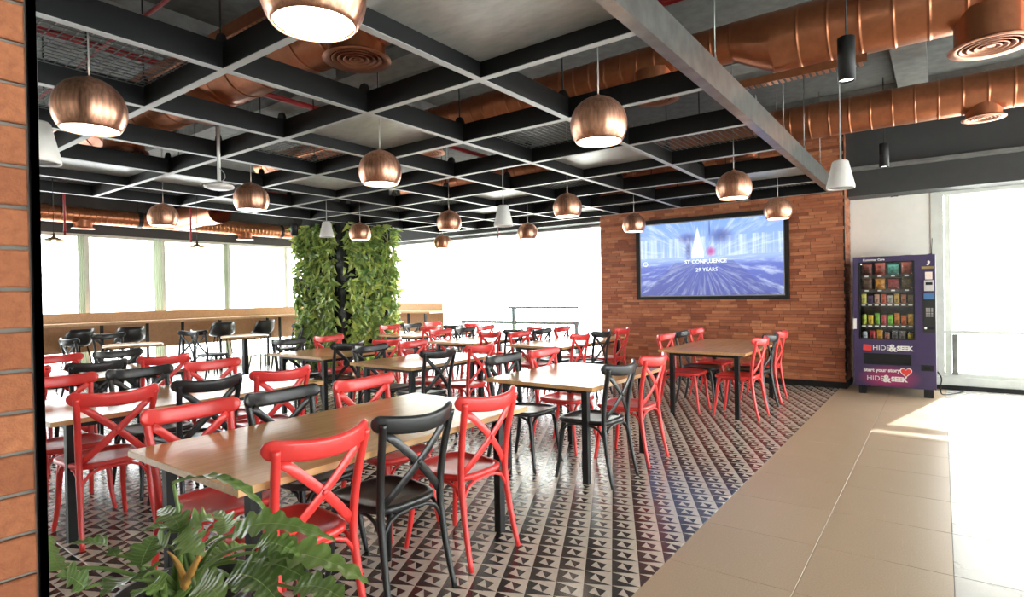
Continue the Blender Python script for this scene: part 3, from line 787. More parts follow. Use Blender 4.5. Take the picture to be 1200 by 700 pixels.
# ------------------------------------------------------------------ suspended ceiling grid
ZG = 2.755; BH = .155; BW = .05
XG = [-1.243 - 1.073 * k for k in range(8)]
YG = [-.36, .707, 1.77, 2.833, 3.896, 4.959, 6.022, 7.085, 8.148, 9.19]
grid = empty('ceiling_grid', (0, 0, ZG), label='black steel ceiling grid hung below the slab with sheen-coloured undersides', cat='ceiling grid')
for k, x in enumerate(XG):
    if k == 0:
        # galvanised edge channel
        w, hgt = .075, .20
        mb = MB().box((x - .03, YG[0], 0), (x + w - .03, YG[-1] + .03, .008)).box((x + w - .038, YG[0], .008), (x + w - .03, YG[-1] + .03, hgt - .008)).box((x - .03, YG[0], hgt - .008), (x + w - .03, YG[-1] + .03, hgt))
        mb.build('edge_channel', M['steel'], grid); continue
    MB().box((x - BW / 2, YG[0], .004), (x + BW / 2, YG[-1] + .025, BH)).build('long_beam', M['beam'], grid)
    MB().box((x - BW / 2, YG[0], 0), (x + BW / 2, YG[-1] + .025, .004)).build('sheen_strip', M['strip'], grid)  # thin strip added to carry the painted sheen under the beam
for j, y in enumerate(YG):
    for k in range(7):
        xa, xb = XG[k + 1] + BW / 2, XG[k] - (BW / 2 if k else .03)
        MB().box((xa, y - BW / 2, .004), (xb, y + BW / 2, BH)).build('cross_beam', M['beam'], grid)
        MB().box((xa, y - BW / 2, 0), (xb, y + BW / 2, .004)).build('sheen_strip', M['strip'], grid)
brk = MB().prism([(-.06, 0), (.06, 0), (.035, .06), (.02, .075), (-.02, .075), (-.035, .06)], 1, -.012, .012).mesh('hanger_bracket', M['beam'])
rodm = MB().rod((0, 0, .07), (0, 0, ZS - ZG - BH), .006, 6).mesh('hanger_rod', M['blackmetal'])
rodl = MB().rod((0, 0, 0), (0, 0, ZS - ZG - .2), .005, 6).mesh('hanger_rod', M['steel'])
clipm = MB().prism([(-.03, 0), (.03, 0), (.03, .02), (.0, .05), (-.03, .055)], 0, -.004, .004).mesh('channel_clip', M['steel'])
for j, y in enumerate(YG):
    for k, x in enumerate(XG):
        if k == 0:
            link('channel_clip', clipm, grid, (x + .03, y + .1, .2))
            if abs(y + .12 - 5.0) > .3: link('hanger_rod', rodl, grid, (x + .02, y + .12, .2))
            continue
        if not seen(x, y, ZG + .15, 200): continue
        link('hanger_bracket', brk, grid, (x - .04, y, BH))
        if abs(y - 5.0) > .25 and abs(y - 2.6) > .3: link('hanger_rod', rodm, grid, (x - .04, y, BH))
pw, pd = 1.073 - BW, 1.063 - BW
sol = MB().box((-pw / 2, -pd / 2, 0), (pw / 2, pd / 2, .012)).mesh('solid_panel', M['panel'])
mb = MB(); nw = 18
for i in range(nw + 1):
    t = -pw / 2 + pw * i / nw; mb.box((t - .0025, -pd / 2, 0), (t + .0025, pd / 2, .005))
for i in range(nw + 1):
    t = -pd / 2 + pd * i / nw; mb.box((-pw / 2, t - .0025, .005), (pw / 2, t + .0025, .010))
wm = mb.mesh('wire_mesh_panel', M['wire'])
# cells: (k, j) between XG[k+1]..XG[k] and YG[j]..YG[j+1]
SOLID = [(0, 2), (0, 1), (2, 3), (1, 5), (5, 2), (5, 3), (4, 4), (3, 6), (4, 7), (0, 7), (6, 4), (2, 0), (3, 8)]
MESH = [(2, 1), (3, 1), (1, 4), (0, 5), (3, 3), (2, 6), (4, 6), (6, 3), (4, 8), (0, 8), (1, 8), (2, 8), (5, 6), (6, 2)]
for L, me, nm, z in ((SOLID, sol, 'solid_panel', .10), (MESH, wm, 'wire_mesh_panel', .135)):
    for k, j in L:
        o = link(nm, me, grid, ((XG[k] + XG[k + 1]) / 2, (YG[j] + YG[j + 1]) / 2, z))
        if nm == 'wire_mesh_panel': o['kind'] = 'stuff'
        o.scale = (1, (YG[j + 1] - YG[j] - BW) / pd, 1)

# ------------------------------------------------------------------ pendant lamps
def globe_proto():
    r = empty('globe_pendant', (0, 0, -5), label='x', cat='pendant lamp')
    R = .17; a1 = math.radians(128)
    prof = [(.022, R * 1.0 + .004)] + [(R * math.sin(a), R * math.cos(a)) for a in [math.radians(8) + (a1 - math.radians(8)) * i / 22 for i in range(23)]]
    inner = [((R - .005) * math.sin(a), (R - .005) * math.cos(a)) for a in [a1 - (a1 - math.radians(60)) * i / 12 for i in range(13)]]
    MB().lathe(prof + inner, 48).build('globe_shade', M['copper'], r)
    zr = R * math.cos(a1) + .012
    MB().lathe([(0, zr), (.128, zr), (.128, zr + .006), (0, zr + .006)], 36).build('diffuser', M['lamp'], r)
    MB().lathe([(0, R + .012), (.008, R + .012), (.012, R + .0), (.0, R)], 16).build('socket_cap', M['copper'], r)
    MB().rod((0, 0, R + .01), (0, 0, ZS - 2.412), .004, 6).build('cord', M['cable'], r)
    remember(r); return r
gp = globe_proto()
PX = {0: -1.66, 1: -3.60, 2: -5.56, 3: -7.55}
PYY = [1.18, 3.15, 5.94, 8.10]
row = ['aisle-side', 'second', 'third', 'window-side']; pos = ['first', 'second', 'third', 'fourth']
GL = [(-1.66, 1.17, 0, 0), (-3.59, 1.15, 1, 0), (-3.62, 3.14, 1, 1), (-1.64, 3.12, 0, 1), (-5.64, 3.19, 2, 1), (-7.60, 3.17, 3, 1), (-7.42, 6.0, 3, 2), (-5.48, 5.97, 2, 2), (-7.75, 8.25, 3, 3), (-3.53, 5.90, 1, 2), (-5.50, 7.9, 2, 3), (-3.70, 8.11, 1, 3), (-1.63, 5.9, 0, 2), (-1.67, 8.0, 0, 3)]
for k, (x, y, a, b) in enumerate(GL):
    lab = 'copper globe pendant lamp, %s from the front in the %s row' % (pos[b], row[a])
    if k == 0: gp.location = (x, y, 2.412); tag(gp, lab, 'pendant lamp', 'copper globe pendants')
    else: dup(gp, (x, y, 2.412), 0, lab, 'copper globe pendants')
def shade_cone(x, y, z0, hgt, r0, r1, label, k):
    r = empty('cone_pendant', (x, y, z0), label=label, cat='pendant', group='white cone pendants')
    MB().lathe([(0, hgt), (r0 * .8, hgt), (r0, hgt - .012), (r0 + (r1 - r0) * .5, hgt * .5), (r1, .02), (r1, 0), (r1 - .012, .0), (r1 - .02, .015), (0, .015)], 32).build('cone_body', M['white'], r)
    MB().lathe([(r1 - .018, .012), (r1 - .018, .009), (0, .009)], 28).build('grille_face', M['cable'], r)
    MB().rod((0, 0, hgt), (0, 0, ZS - z0), .006, 6).build('cord', M['cable'], r)
    return r
def from_px(px, py, d): return at_depth(px, py, d)
for k, (px, pyb, d, lab) in enumerate((
    (985, 221, 4.9, 'white cone pendant hanging right of the ceiling grid before the brick wall'),
    (590, 265, 6.6, 'white cone pendant hanging over the middle of the tables'),
    (45, 191, 3.3, 'white cone pendant at the far left behind the brick pier'),
    (383, 278, 9.0, 'small white cone pendant in front of the green column'))):
    p = from_px(px, pyb, d); s = 1.0
    shade_cone(p.x, p.y, p.z, .235, .062, .108, lab, k)
def spot(px, pyb, d, lab, hgt=.28, rad=.052):
    p = from_px(px, pyb, d); r = empty('cylinder_spot', p, label=lab, cat='spotlight', group='black cylinder spots')
    MB().lathe([(0, hgt), (rad - .003, hgt), (rad, hgt - .004), (rad, 0), (rad - .006, 0), (rad - .006, .02), (0, .02)], 24).build('housing', M['blackmetal'], r)
    MB().lathe([(0, .012), (rad - .007, .012), (rad - .007, .019), (0, .019)], 20).build('lens', M['spot'], r)
    MB().rod((0, 0, hgt), (0, 0, ZS - p.z), .005, 6).build('cord', M['blackmetal'], r)
spot(992, 95, 3.75, 'black cylinder spot lamp, largest, hanging before the copper ducts')
spot(1036, 196, 6.9, 'black cylinder spot lamp, middle of three on the right')
spot(1048, 231, 8.3, 'black cylinder spot lamp, smallest, above the vending machine', .225, .042)
spot(345, 276, 10.2, 'small black cylinder spot lamp at the left edge of green column', .2, .06)
for k, (px, py, d) in enumerate(((63, 282, 7.0), (231, 290, 8.0))):
    p = from_px(px, py, d); r = empty('brass_pendant', p, label='small flat brass pendant lamp before the left window, ' + ('nearer brick pier' if k == 0 else 'nearer green column'), cat='pendant lamp', group='small brass pendants')
    MB().lathe([(.0, .09), (.012, .09), (.016, .05), (.03, .04), (.10, .012), (.105, 0), (.10, .0), (.03, .034), (0, .034)], 24).build('lamp_shade', M['brass'], r)
    MB().lathe([(0, .0), (.02, .005), (.024, .02), (.0, .04)], 12).build('bulb', M['spot'], r)
    MB().rod((0, 0, .09), (0, 0, ZS - p.z), .004, 5).build('cord', M['blackmetal'], r)
p = from_px(257, 222, 5.4); r = empty('ceiling_speaker', p, label='white dish on a pole below the grid left of the green column', cat='access point')
MB().lathe([(0, 0), (.09, .0), (.125, .012), (.13, .03), (.11, .045), (.03, .07), (.0, .07)], 28).build('dish', M['white'], r)
MB().rod((0, 0, .07), (0, 0, .62), .016, 10).build('pole', M['white'], r)
MB().tube(smooth_path([(.02, 0, .06), (.07, .02, .10), (.09, .0, .14), (.05, 0, .17), (.02, 0, .19)], 4), .004, 6).build('cable', M['cable'], r)

# ------------------------------------------------------------------ ducts
def duct_profile(segs, ribstep=.16, rib=.004):
    """segs: list of (pos, radius, centre z offset is handled by separate pieces)"""
    prof = []
    for (a, ra), (b, rb) in zip(segs[:-1], segs[1:]):
        n = max(1, int(abs(b - a) / ribstep))
        for i in range(n):
            t = i / n; q = a + (b - a) * t; r = ra + (rb - ra) * t; s = 1 if b > a else -1
            e = q + (b - a) / n
            prof += [(r, q), (r, q + .012), (r, e - .026), (r, e - .014), (r + rib, e - .011), (r + rib, e - .003)]
    prof.append((segs[-1][1], segs[-1][0])); return prof
def diffuser(parent, loc, r, hgt, down=True):
    c = MB().lathe([(r, hgt + .02), (r, .06), (r, .05), (r, .03), (r, .02), (r + .004, .02)], 28).build('collar', M['duct'], parent, loc)
    mb = MB().lathe([(r + .004, .02), (r + .035, .008), (r + .035, 0), (r * .92, .006)], 32)
    for q in (.88, .68, .48, .28): mb.lathe([(r * q, .002), (r * (q - .13), .022), (r * (q - .16), .022), (r * (q - .04), .0)], 28, close=True)
    mb.lathe([(0, .008), (r * .12, .006)], 12)
    mb.build('ring_grille', M['duct_in'], c)
# duct over the aisle end: thick right part and thinner run to the left
DA = empty('copper_duct', (0, 5.0, 0), label='thick copper air duct crossing above the aisle at upper right', cat='duct')
MB().lathe(duct_profile([(-1.05, .235), (4.8, .235)], .2), 40, c=(0, 0, 3.37), axis=0).build('duct_run', M['duct'], DA)
MB().lathe(duct_profile([(-8.5, .155), (-1.35, .155)], .16), 36, c=(0, 0, 3.46), axis=0).build('duct_run', M['duct'], DA)
vs = []; fs = []; n = 36
for (x, rr, zc) in ((-1.36, .157, 3.46), (-1.04, .237, 3.37)):
    vs += [(x, rr * math.cos(2 * PI * j / n), zc + rr * math.sin(2 * PI * j / n)) for j in range(n)]
fs = [(j, (j + 1) % n, n + (j + 1) % n, n + j) for j in range(n)]
MB().add(vs, fs, 0, True).build('reducer', M['duct'], DA)
diffuser(DA, (.28, -.02, 2.98), .20, .22)
diffuser(DA, (-2.05, -.02, 3.13), .18, .22)
diffuser(DA, (-4.9, -.02, 3.10), .18, .22)
DB = empty('copper_duct', (0, 7.6, 0), label='slimmer copper air duct running behind the thick one, before the bulkhead', cat='duct')
MB().lathe(duct_profile([(-8.0, .20), (4.8, .20)], .2), 36, c=(0, 0, 3.37), axis=0).build('duct_run', M['duct'], DB)
diffuser(DB, (.36, 0, 3.10), .15, .16)
diffuser(DB, (-1.95, 0, 3.02), .15, .22)
DC = empty('copper_duct', (0, 2.6, 0), label='shiny copper air duct above the grid at upper left', cat='duct')
MB().lathe(duct_profile([(-9.4, .23), (-1.9, .23)], .3, .006), 36, c=(0, 0, 3.32), axis=0).build('duct_run', M['duct'], DC)
for x in (-3.15, -5.15, -7.0): diffuser(DC, (x, -.05, 3.0), .19, .2)
DL = empty('copper_duct', (XL + .5, 0, 0), label='copper air duct hung along the left window', cat='duct')
MB().lathe(duct_profile([(-2, .135), (YB - .3, .135)], .08, .003), 28, c=(0, 0, 2.84), axis=1).build('duct_run', M['duct'], DL)
for y in (3.55, 6.35): diffuser(DL, (0, y, 2.62), .13, .12)
for y in (4.35, 5.05, 7.1): MB().lathe([(.142, y), (.142, y + .07)], 28, c=(0, 0, 2.84), axis=1).build('hanger_band', M['blackmetal'], DL); MB().rod((0, y + .03, 2.97), (0, y + .03, ZS), .006).build('hanger_rod', M['blackmetal'], DL)
MB().lathe([(.20, 0), (.21, .3), (.20, .6), (.19, .9), (.21, 1.2), (.20, 1.5)], 24, c=(0.15, 5.0, 2.90), axis=0).build('branch_duct', M['duct'], DL)
# cable tray beside the left duct and the red sprinkler pipes
ct = empty('cable_tray', (0, 2.18, 3.30), label='perforated copper cable tray above the grid at upper left', cat='cable tray')
mb = MB().box((-8, -.005, 0), (-2.2, .0, .09)).box((-8, .14, 0), (-2.2, .145, .09))
for k in range(96): mb.box((-8 + k * .06, 0, 0), (-7.965 + k * .06, .14, .005))
mb.build('tray', M['duct'], ct)
ct2 = empty('cable_tray', (-.42, 4.96, 3.06), label='perforated copper cable tray under the thick duct at right', cat='cable tray')
mb = MB().box((-1.0, -.004, 0), (.0, .0, .06))
for k in range(22): mb.box((-1.0 + k * .045, 0, 0), (-.975 + k * .045, .09, .005))
mb.build('tray', M['duct'], ct2)
def pipe(pts, r, lab, drops=()):
    o = empty('sprinkler_pipe', (0, 0, 0), label=lab, cat='pipe')
    MB().tube(pts, r, 10).build('pipe_run', M['redpipe'], o)
    for p in (pts[0], pts[-1]): MB().rod((p[0], p[1], p[2]), (p[0], p[1], ZS), .006).build('pipe_hanger', M['steel'], o)
    for (x, y, z0, z1) in drops:
        MB().tube([(x, y, z1), (x, y, z0 + .05)], .014, 8).build('drop_pipe', M['redpipe'], o)
        MB().lathe([(0, z0), (.022, z0), (.022, z0 + .008), (.01, z0 + .012), (.012, z0 + .05), (0, z0 + .05)], 12, c=(x, y, 0)).build('sprinkler_head', M['redpipe'], o)
pipe([(-6.05, -1, 3.69), (-6.05, 9.0, 3.69)], .032, 'red sprinkler pipe running lengthwise above the grid, nearer the aisle')
pipe([(-6.85, -1, 3.69), (-6.85, 9.0, 3.69)], .028, 'red sprinkler pipe running lengthwise above the grid, nearer the left window')
pipe([(-2.3, 4.42, 3.70), (4.8, 4.42, 3.70)], .05, 'dark red sprinkler pipe along the slab above the thick copper duct')
dl = []
for px, py, d in ((76, 273, 8.2), (224, 285, 9.2)):
    q = from_px(px, py, d); dl.append((-9.65, q.y * -9.65 / q.x, 2.32, 3.3))
pipe([(-9.65, 0, 3.3), (-9.65, 6.2, 3.3)], .025, 'red sprinkler pipe with drops before the left window', dl)
pipe([(-9.0, 9.35, 3.3), (-5.0, 9.35, 3.3)], .025, 'red sprinkler pipe with a drop before the back window', [(-7.25, 9.35, 2.50, 3.3)])
def at_z(px, py, z):
    d = at_depth(px, py, 1.0) - CAM; return CAM + d * ((z - CAM_H) / d.z)
pipe(smooth_path([at_z(px, py, 3.12) for px, py in ((215, -20), (195, 0), (178, 13), (160, 25), (132, 46), (98, 74), (62, 104), (20, 130))], 4), .012, 'bright red hose curving over the wire mesh at upper left')

# ------------------------------------------------------------------ vending machine
VX0, VX1, VY, VZ0, VZ1 = -.95, -.06, 8.97, .11, 1.815
VW = VX1 - VX0; VD = .82
vm = empty('vending_machine', ((VX0 + VX1) / 2, VY, 0), label='purple snack vending machine with glass front beside the brick wall', cat='vending machine')
w2 = VW / 2
gx0, gx1, gz0, gz1 = -w2 + .075, -w2 + .665, .74, 1.735
body = MB()
body.box((-w2, .04, VZ0), (-w2 + .03, VD, VZ1)).box((w2 - .03, .04, VZ0), (w2, VD, VZ1)).box((-w2 + .03, .04, VZ1 - .03), (w2 - .03, VD, VZ1)).box((-w2 + .03, VD - .03, VZ0), (w2 - .03, VD, VZ1 - .03)).box((-w2 + .03, .04, VZ0), (w2 - .03, VD - .03, gz0 - .06)).box((gx1 + .01, .04, gz0 - .06), (w2 - .03, VD - .03, VZ1 - .03))
body.build('cabinet', M['purple'], vm)
MB().box((-w2 + .03, .50, gz0 - .06), (gx1 + .01, .52, VZ1 - .03)).build('interior_back', M['black'], vm)
door = MB().box((-w2, 0, VZ0), (gx0, .04, VZ1)).box((gx1, 0, VZ0), (w2, .04, VZ1)).box((gx0, 0, gz1), (gx1, .04, VZ1)).box((gx0, 0, .54), (gx1, .04, gz0)).box((gx0, 0, VZ0), (gx1, .04, .405)).box((gx0, 0, .405), (gx0 + .05, .04, .54)).box((gx1 - .04, 0, .405), (gx1, .04, .54))
do = door.build('door', M['purple'], vm)
MB().box((gx0 + .05, .015, .405), (gx1 - .04, .03, .54)).build('delivery_flap', M['blackmetal'], do)
mb = MB()
for lo, hi in (((gx0 + .04, -.006, .53), (gx1 - .03, 0, .545)), ((gx0 + .04, -.006, .40), (gx1 - .03, 0, .412)), ((gx0 + .04, -.006, .412), (gx0 + .055, 0, .53)), ((gx1 - .045, -.006, .412), (gx1 - .03, 0, .53))): mb.box(lo, hi)
mb.build('flap_frame', M['blackmetal'], do)
mb = MB()
for lo, hi in (((gx0 - .012, -.006, gz1 - .004), (gx1 + .012, .0, gz1 + .01)), ((gx0 - .012, -.006, gz0 - .01), (gx1 + .012, 0, gz0 + .004)), ((gx0 - .012, -.006, gz0 + .004), (gx0 + .003, 0, gz1 - .004)), ((gx1 - .003, -.006, gz0 + .004), (gx1 + .012, 0, gz1 - .004))): mb.box(lo, hi)
mb.build('glass_surround', M['blackmetal'], do)
MB().box((gx0, .016, gz0), (gx1, .022, gz1)).build('glass_pane', M['glass'], do)
RZ = [1.585, 1.395, 1.205, .925, .715]
shelfm = plain('shelf_dark', (.05, .035, .03), .5)
M['pricetag'] = plain('price_tag', (.75, .75, .72), .6)
M['lampcool'] = emit('vend_light', (1, .96, .9), 2.0)
for z in RZ:
    s = MB().box((gx0 + .005, .06, z - .05), (gx1 - .005, .50, z - .008)).build('shelf', shelfm, vm)
    n = {1.585: 4, 1.395: 4, 1.205: 8, .925: 8, .715: 7}[z]
    for k in range(n):
        xc = gx0 + (gx1 - gx0) * (k + .5) / n
        MB().box((xc - .022, .056, z - .036), (xc + .022, .06, z - .018)).build('price_tag', M['pricetag'], s)
MB().box((gx0 + .01, .045, gz1 - .02), (gx0 + .02, .055, gz1 - .005)).box((gx0 + .03, .05, gz1 + .0), (gx1 - .03, .09, gz1 + .012)).build('light_strip', M['lampcool'], vm)
MB().box((-w2 + .05, .03, 0), (-w2 + .13, .11, VZ0)).build('foot', M['blackmetal'], vm)
MB().box((w2 - .13, .03, 0), (w2 - .03, .13, VZ0)).build('foot', M['blackmetal'], vm)
for sx in (-1, 1): MB().box((sx * (w2 - .09) - .04, VD - .12, 0), (sx * (w2 - .09) + .04, VD - .04, VZ0)).build('foot', M['blackmetal'], vm)
MB().box((-w2 - .006, -.01, .86), (-w2 + .035, .0, 1.0)).build('hinge_tag', M['white'], do)
wt = M['white']
FR = (PI / 2, 0, 0)
text_mesh('Customer Care   1-88 0000 0000'.split('  ')[0], .038, wt, 'door_lettering', do, (gx0 + .16, -.002, 1.773), FR, .0012)
text_mesh('HIDE', .088, wt, 'door_lettering', do, (gx0 + .235, -.002, .617), FR, .0)
text_mesh('&', .125, wt, 'door_lettering', do, (gx0 + .358, -.002, .617), FR, .005)
text_mesh('SEEK', .080, wt, 'door_lettering', do, (gx0 + .49, -.002, .617), FR, .0045)
redm = plain('label_red', srgb(214, 58, 52), .5)
MB().prism([(gx0 + .03, .585), (gx0 + .125, .575), (gx0 + .13, .655), (gx0 + .035, .66)], 1, -.002, -.0005).build('red_badge', redm, do)
MB().box((gx0 - .04, -.0015, VZ0 + .01), (gx1 + .08, -.0004, .395)).build('printed_panel', M['magenta'], do)
o = do.children[-1]
for ob in list(do.children):
    if ob.name.startswith('printed_panel'):
        me = ob.data; off = Vector(((gx0 + gx1) / 2 + .02, 0, .25))
        me.transform(Matrix.Translation(-off)); ob.location = off
text_mesh('Start your story', .062, wt, 'door_lettering', do, (gx0 + .235, -.003, .325), (PI / 2, math.radians(-1.5), 0), .0022)
text_mesh('HIDE', .088, wt, 'door_lettering', do, (gx0 + .165, -.003, .215), FR, .0)
text_mesh('&', .125, wt, 'door_lettering', do, (gx0 + .29, -.003, .215), FR, .005)
text_mesh('SEEK', .080, wt, 'door_lettering', do, (gx0 + .425, -.003, .215), FR, .0045)
hp = [(.0 + .060 * (16 * math.sin(t) ** 3) / 16, .05 * (13 * math.cos(t) - 5 * math.cos(2 * t) - 2 * math.cos(3 * t) - math.cos(4 * t)) / 13) for t in [2 * PI * i / 28 for i in range(28)]]
MB().prism([(x * 1.1 + gx0 + .50, z * 1.15 + .315) for x, z in hp][::-1], 1, -.003, -.0016).build('heart_badge', wt, do)
MB().prism([(x * .92 + gx0 + .50, z * .95 + .315) for x, z in hp][::-1], 1, -.0042, -.003).build('heart_badge', redm, do)
px0 = gx1 + .075                                        # control column
gold = M['brass']
text_mesh('snacks', .040, gold, 'door_lettering', do, (px0 + .075, -.002, 1.655), FR, .002).name = 'gold_mark'
for ob in do.children:
    if ob.name == 'gold_mark':
        bpy.data.objects.remove(ob); break
MB().box((px0 + .01, -.002, 1.635), (px0 + .14, -.0005, 1.665)).build('gold_mark', gold, do)
MB().prism([(px0 + .06, 1.68), (px0 + .085, 1.68), (px0 + .10, 1.72), (px0 + .085, 1.74), (px0 + .07, 1.73), (px0 + .075, 1.705)], 1, -.002, -.0005).build('white_mark', wt, do)
MB().box((px0 + .045, -.004, 1.50), (px0 + .12, 0, 1.595)).build('paper_notice', plain('paper', (.78, .66, .58), .7), do)
MB().box((px0 + .035, -.02, 1.355), (px0 + .135, 0, 1.49)).build('card_reader', plain('grey_reader', (.55, .54, .52), .4), do)
MB().box((px0 + .05, -.022, 1.43), (px0 + .12, -.02, 1.465)).build('reader_window', M['blackmetal'], do)
cp = MB().box((px0 + .02, -.008, .83), (px0 + .15, 0, 1.335)).build('control_panel', M['black'], do)
MB().box((px0 + .03, -.011, 1.25), (px0 + .14, -.008, 1.325)).build('display', emit('display_blue', srgb(60, 100, 140), .25), cp)
for i in range(3):
    for j in range(4): MB().box((px0 + .05 + i * .027, -.013, 1.03 + j * .03), (px0 + .069 + i * .027, -.008, 1.052 + j * .03)).build('key', M['cable'], cp)
MB().lathe([(0, -.014), (.012, -.014), (.014, -.008)], 14, c=(px0 + .045, 0, .885), axis=1).build('coin_slot', wt, cp)
MB().box((px0 + .075, -.011, .87), (px0 + .135, -.008, .90)).build('bill_slot', M['blackmetal'], cp)
MB().box((w2 - .155, -.006, .345), (w2 - .025, 0, .42)).build('coin_return', M['blackmetal'], do)
MB().box((w2 - .125, -.009, .362), (w2 - .06, -.006, .400)).build('return_cup', M['felt'], do)
MB().rod((w2 - .04, .3, VZ1), (w2 - .03, .3, VZ1 + .22), .004).build('antenna', M['blackmetal'], vm)
MB().tube(smooth_path([(-.05, .5, VZ1 + .005), (.12, .45, VZ1 + .02), (.3, .4, VZ1 + .008), (.4, .32, VZ1 + .02)], 4), .005, 6).build('antenna_cable', M['blackmetal'], vm)
# goods inside
PCOL = [[(110, 50, 34), (150, 62, 48), (70, 150, 135), (150, 64, 40)], [(96, 60, 38), (205, 140, 50), (160, 60, 58), (110, 92, 60)],
        [(220, 210, 100), (90, 70, 110), (205, 160, 140), (205, 90, 60), (190, 185, 175), (205, 170, 90), (190, 120, 90), (120, 100, 80)],
        [(200, 220, 80), (225, 190, 60), (110, 175, 60), (190, 60, 60), (120, 200, 60), (225, 140, 60), (225, 110, 60), (235, 180, 60)],
        [(190, 195, 200), (160, 40, 44), (225, 160, 50), (190, 120, 100), (120, 116, 116), (130, 126, 120), (225, 200, 80)]]
CN = [['brown', 'red-brown', 'teal', 'rust'], ['dark brown', 'golden', 'crimson', 'olive'], ['pale yellow', 'violet', 'pink', 'orange-red', 'white', 'tan', 'salmon', 'grey-brown'],
      ['lime', 'yellow', 'green', 'red', 'bright green', 'orange', 'dark orange', 'amber'], ['silver', 'dark red', 'orange', 'rosy', 'grey', 'dim grey', 'yellow']]
ordn = ['first', 'second', 'third', 'fourth', 'fifth', 'sixth', 'seventh', 'eighth']
shelfn = ['top shelf', 'second shelf', 'third shelf', 'fourth shelf', 'bottom shelf']
def packmat(c, k):
    n = NT('pack_print'); s = srgb(*c); v = n.mapped((1, 1, 1)); f = n.noise(v, 22 + 3 * (k % 4), 2)
    n.set(Base_Color=n.ramp(f, [(.38, tuple(x * .45 for x in s)), (.5, s), (.66, s), (.74, (.8, .78, .7))]), Roughness=.3); return n.m
for r, z in enumerate(RZ):
    n = len(PCOL[r]); cell = (gx1 - gx0) / n
    for k in range(n):
        xc = VX0 + w2 + gx0 + cell * (k + .5); yc = VY + .12; wd = cell * .40; mat = packmat(PCOL[r][k], k)
        lab = '%s snack packet on the vending machine %s, %s from left' % (CN[r][k], shelfn[r], ordn[k])
        root = None
        tall = {0: .14, 1: .135, 2: .11, 3: .13, 4: .12}[r] * (1 + .12 * math.sin(k * 2.3 + r)); zb = z - .008
        if (r == 4 and k in (0, 3, 6)) or (r == 3 and k == 0):
            root = empty('snack_can', (xc, yc, zb), label=lab.replace('snack packet', 'drink can'), cat='can', group='goods in the vending machine')
            MB().lathe([(0, 0), (.024, 0), (.028, .008), (.028, tall - .012), (.023, tall), (0, tall)], 18).build('can_body', mat, root)
            MB().lathe([(0, tall + .001), (.021, tall + .001), (.021, tall + .003), (0, tall + .003)], 14).build('can_lid', M['cable'], root)
        else:
            root = empty('snack_packet', (xc, yc, zb), label=lab, cat='snack', group='goods in the vending machine')
            vs, fs = [], []; nu, nv = 8, 8; dep = wd * .45
            for side in (-1, 1):
                for i in range(nv + 1):
                    for j in range(nu + 1):
                        u, v = -1 + 2 * j / nu, -1 + 2 * i / nv
                        bl_ = max(0.0, (1 - u ** 4) * (1 - v ** 4)) ** .6
                        vs.append((u * wd * (1 - .06 * (1 - v * v)), side * dep * bl_, tall * .5 + v * tall * .5))
            m_ = (nu + 1) * (nv + 1)
            for sd_ in (0, 1):
                for i in range(nv):
                    for j in range(nu):
                        q = [sd_ * m_ + i * (nu + 1) + j, sd_ * m_ + i * (nu + 1) + j + 1, sd_ * m_ + (i + 1) * (nu + 1) + j + 1, sd_ * m_ + (i + 1) * (nu + 1) + j]
                        fs.append(tuple(q if sd_ == 0 else q[::-1]))
            MB().add(vs, fs, 0, True).build('pouch', mat, root)
            MB().box((-wd, -.002, tall - .004), (wd, .002, tall + .008)).build('top_seal', mat, root)
# power cable at the right of the machine
tag(MB().tube(smooth_path([(VX1 + .01, 9.35, .30), (VX1 + .05, 9.33, .22), (VX1 + .04, 9.3, .10), (VX1 + .06, 9.32, .012), (VX1 + .2, 9.5, .012), (VX1 + .3, 9.8, .012)], 5), .008, 8).build('power_cable', M['blackmetal']), 'black power cable on the floor right of the vending machine', 'cable')

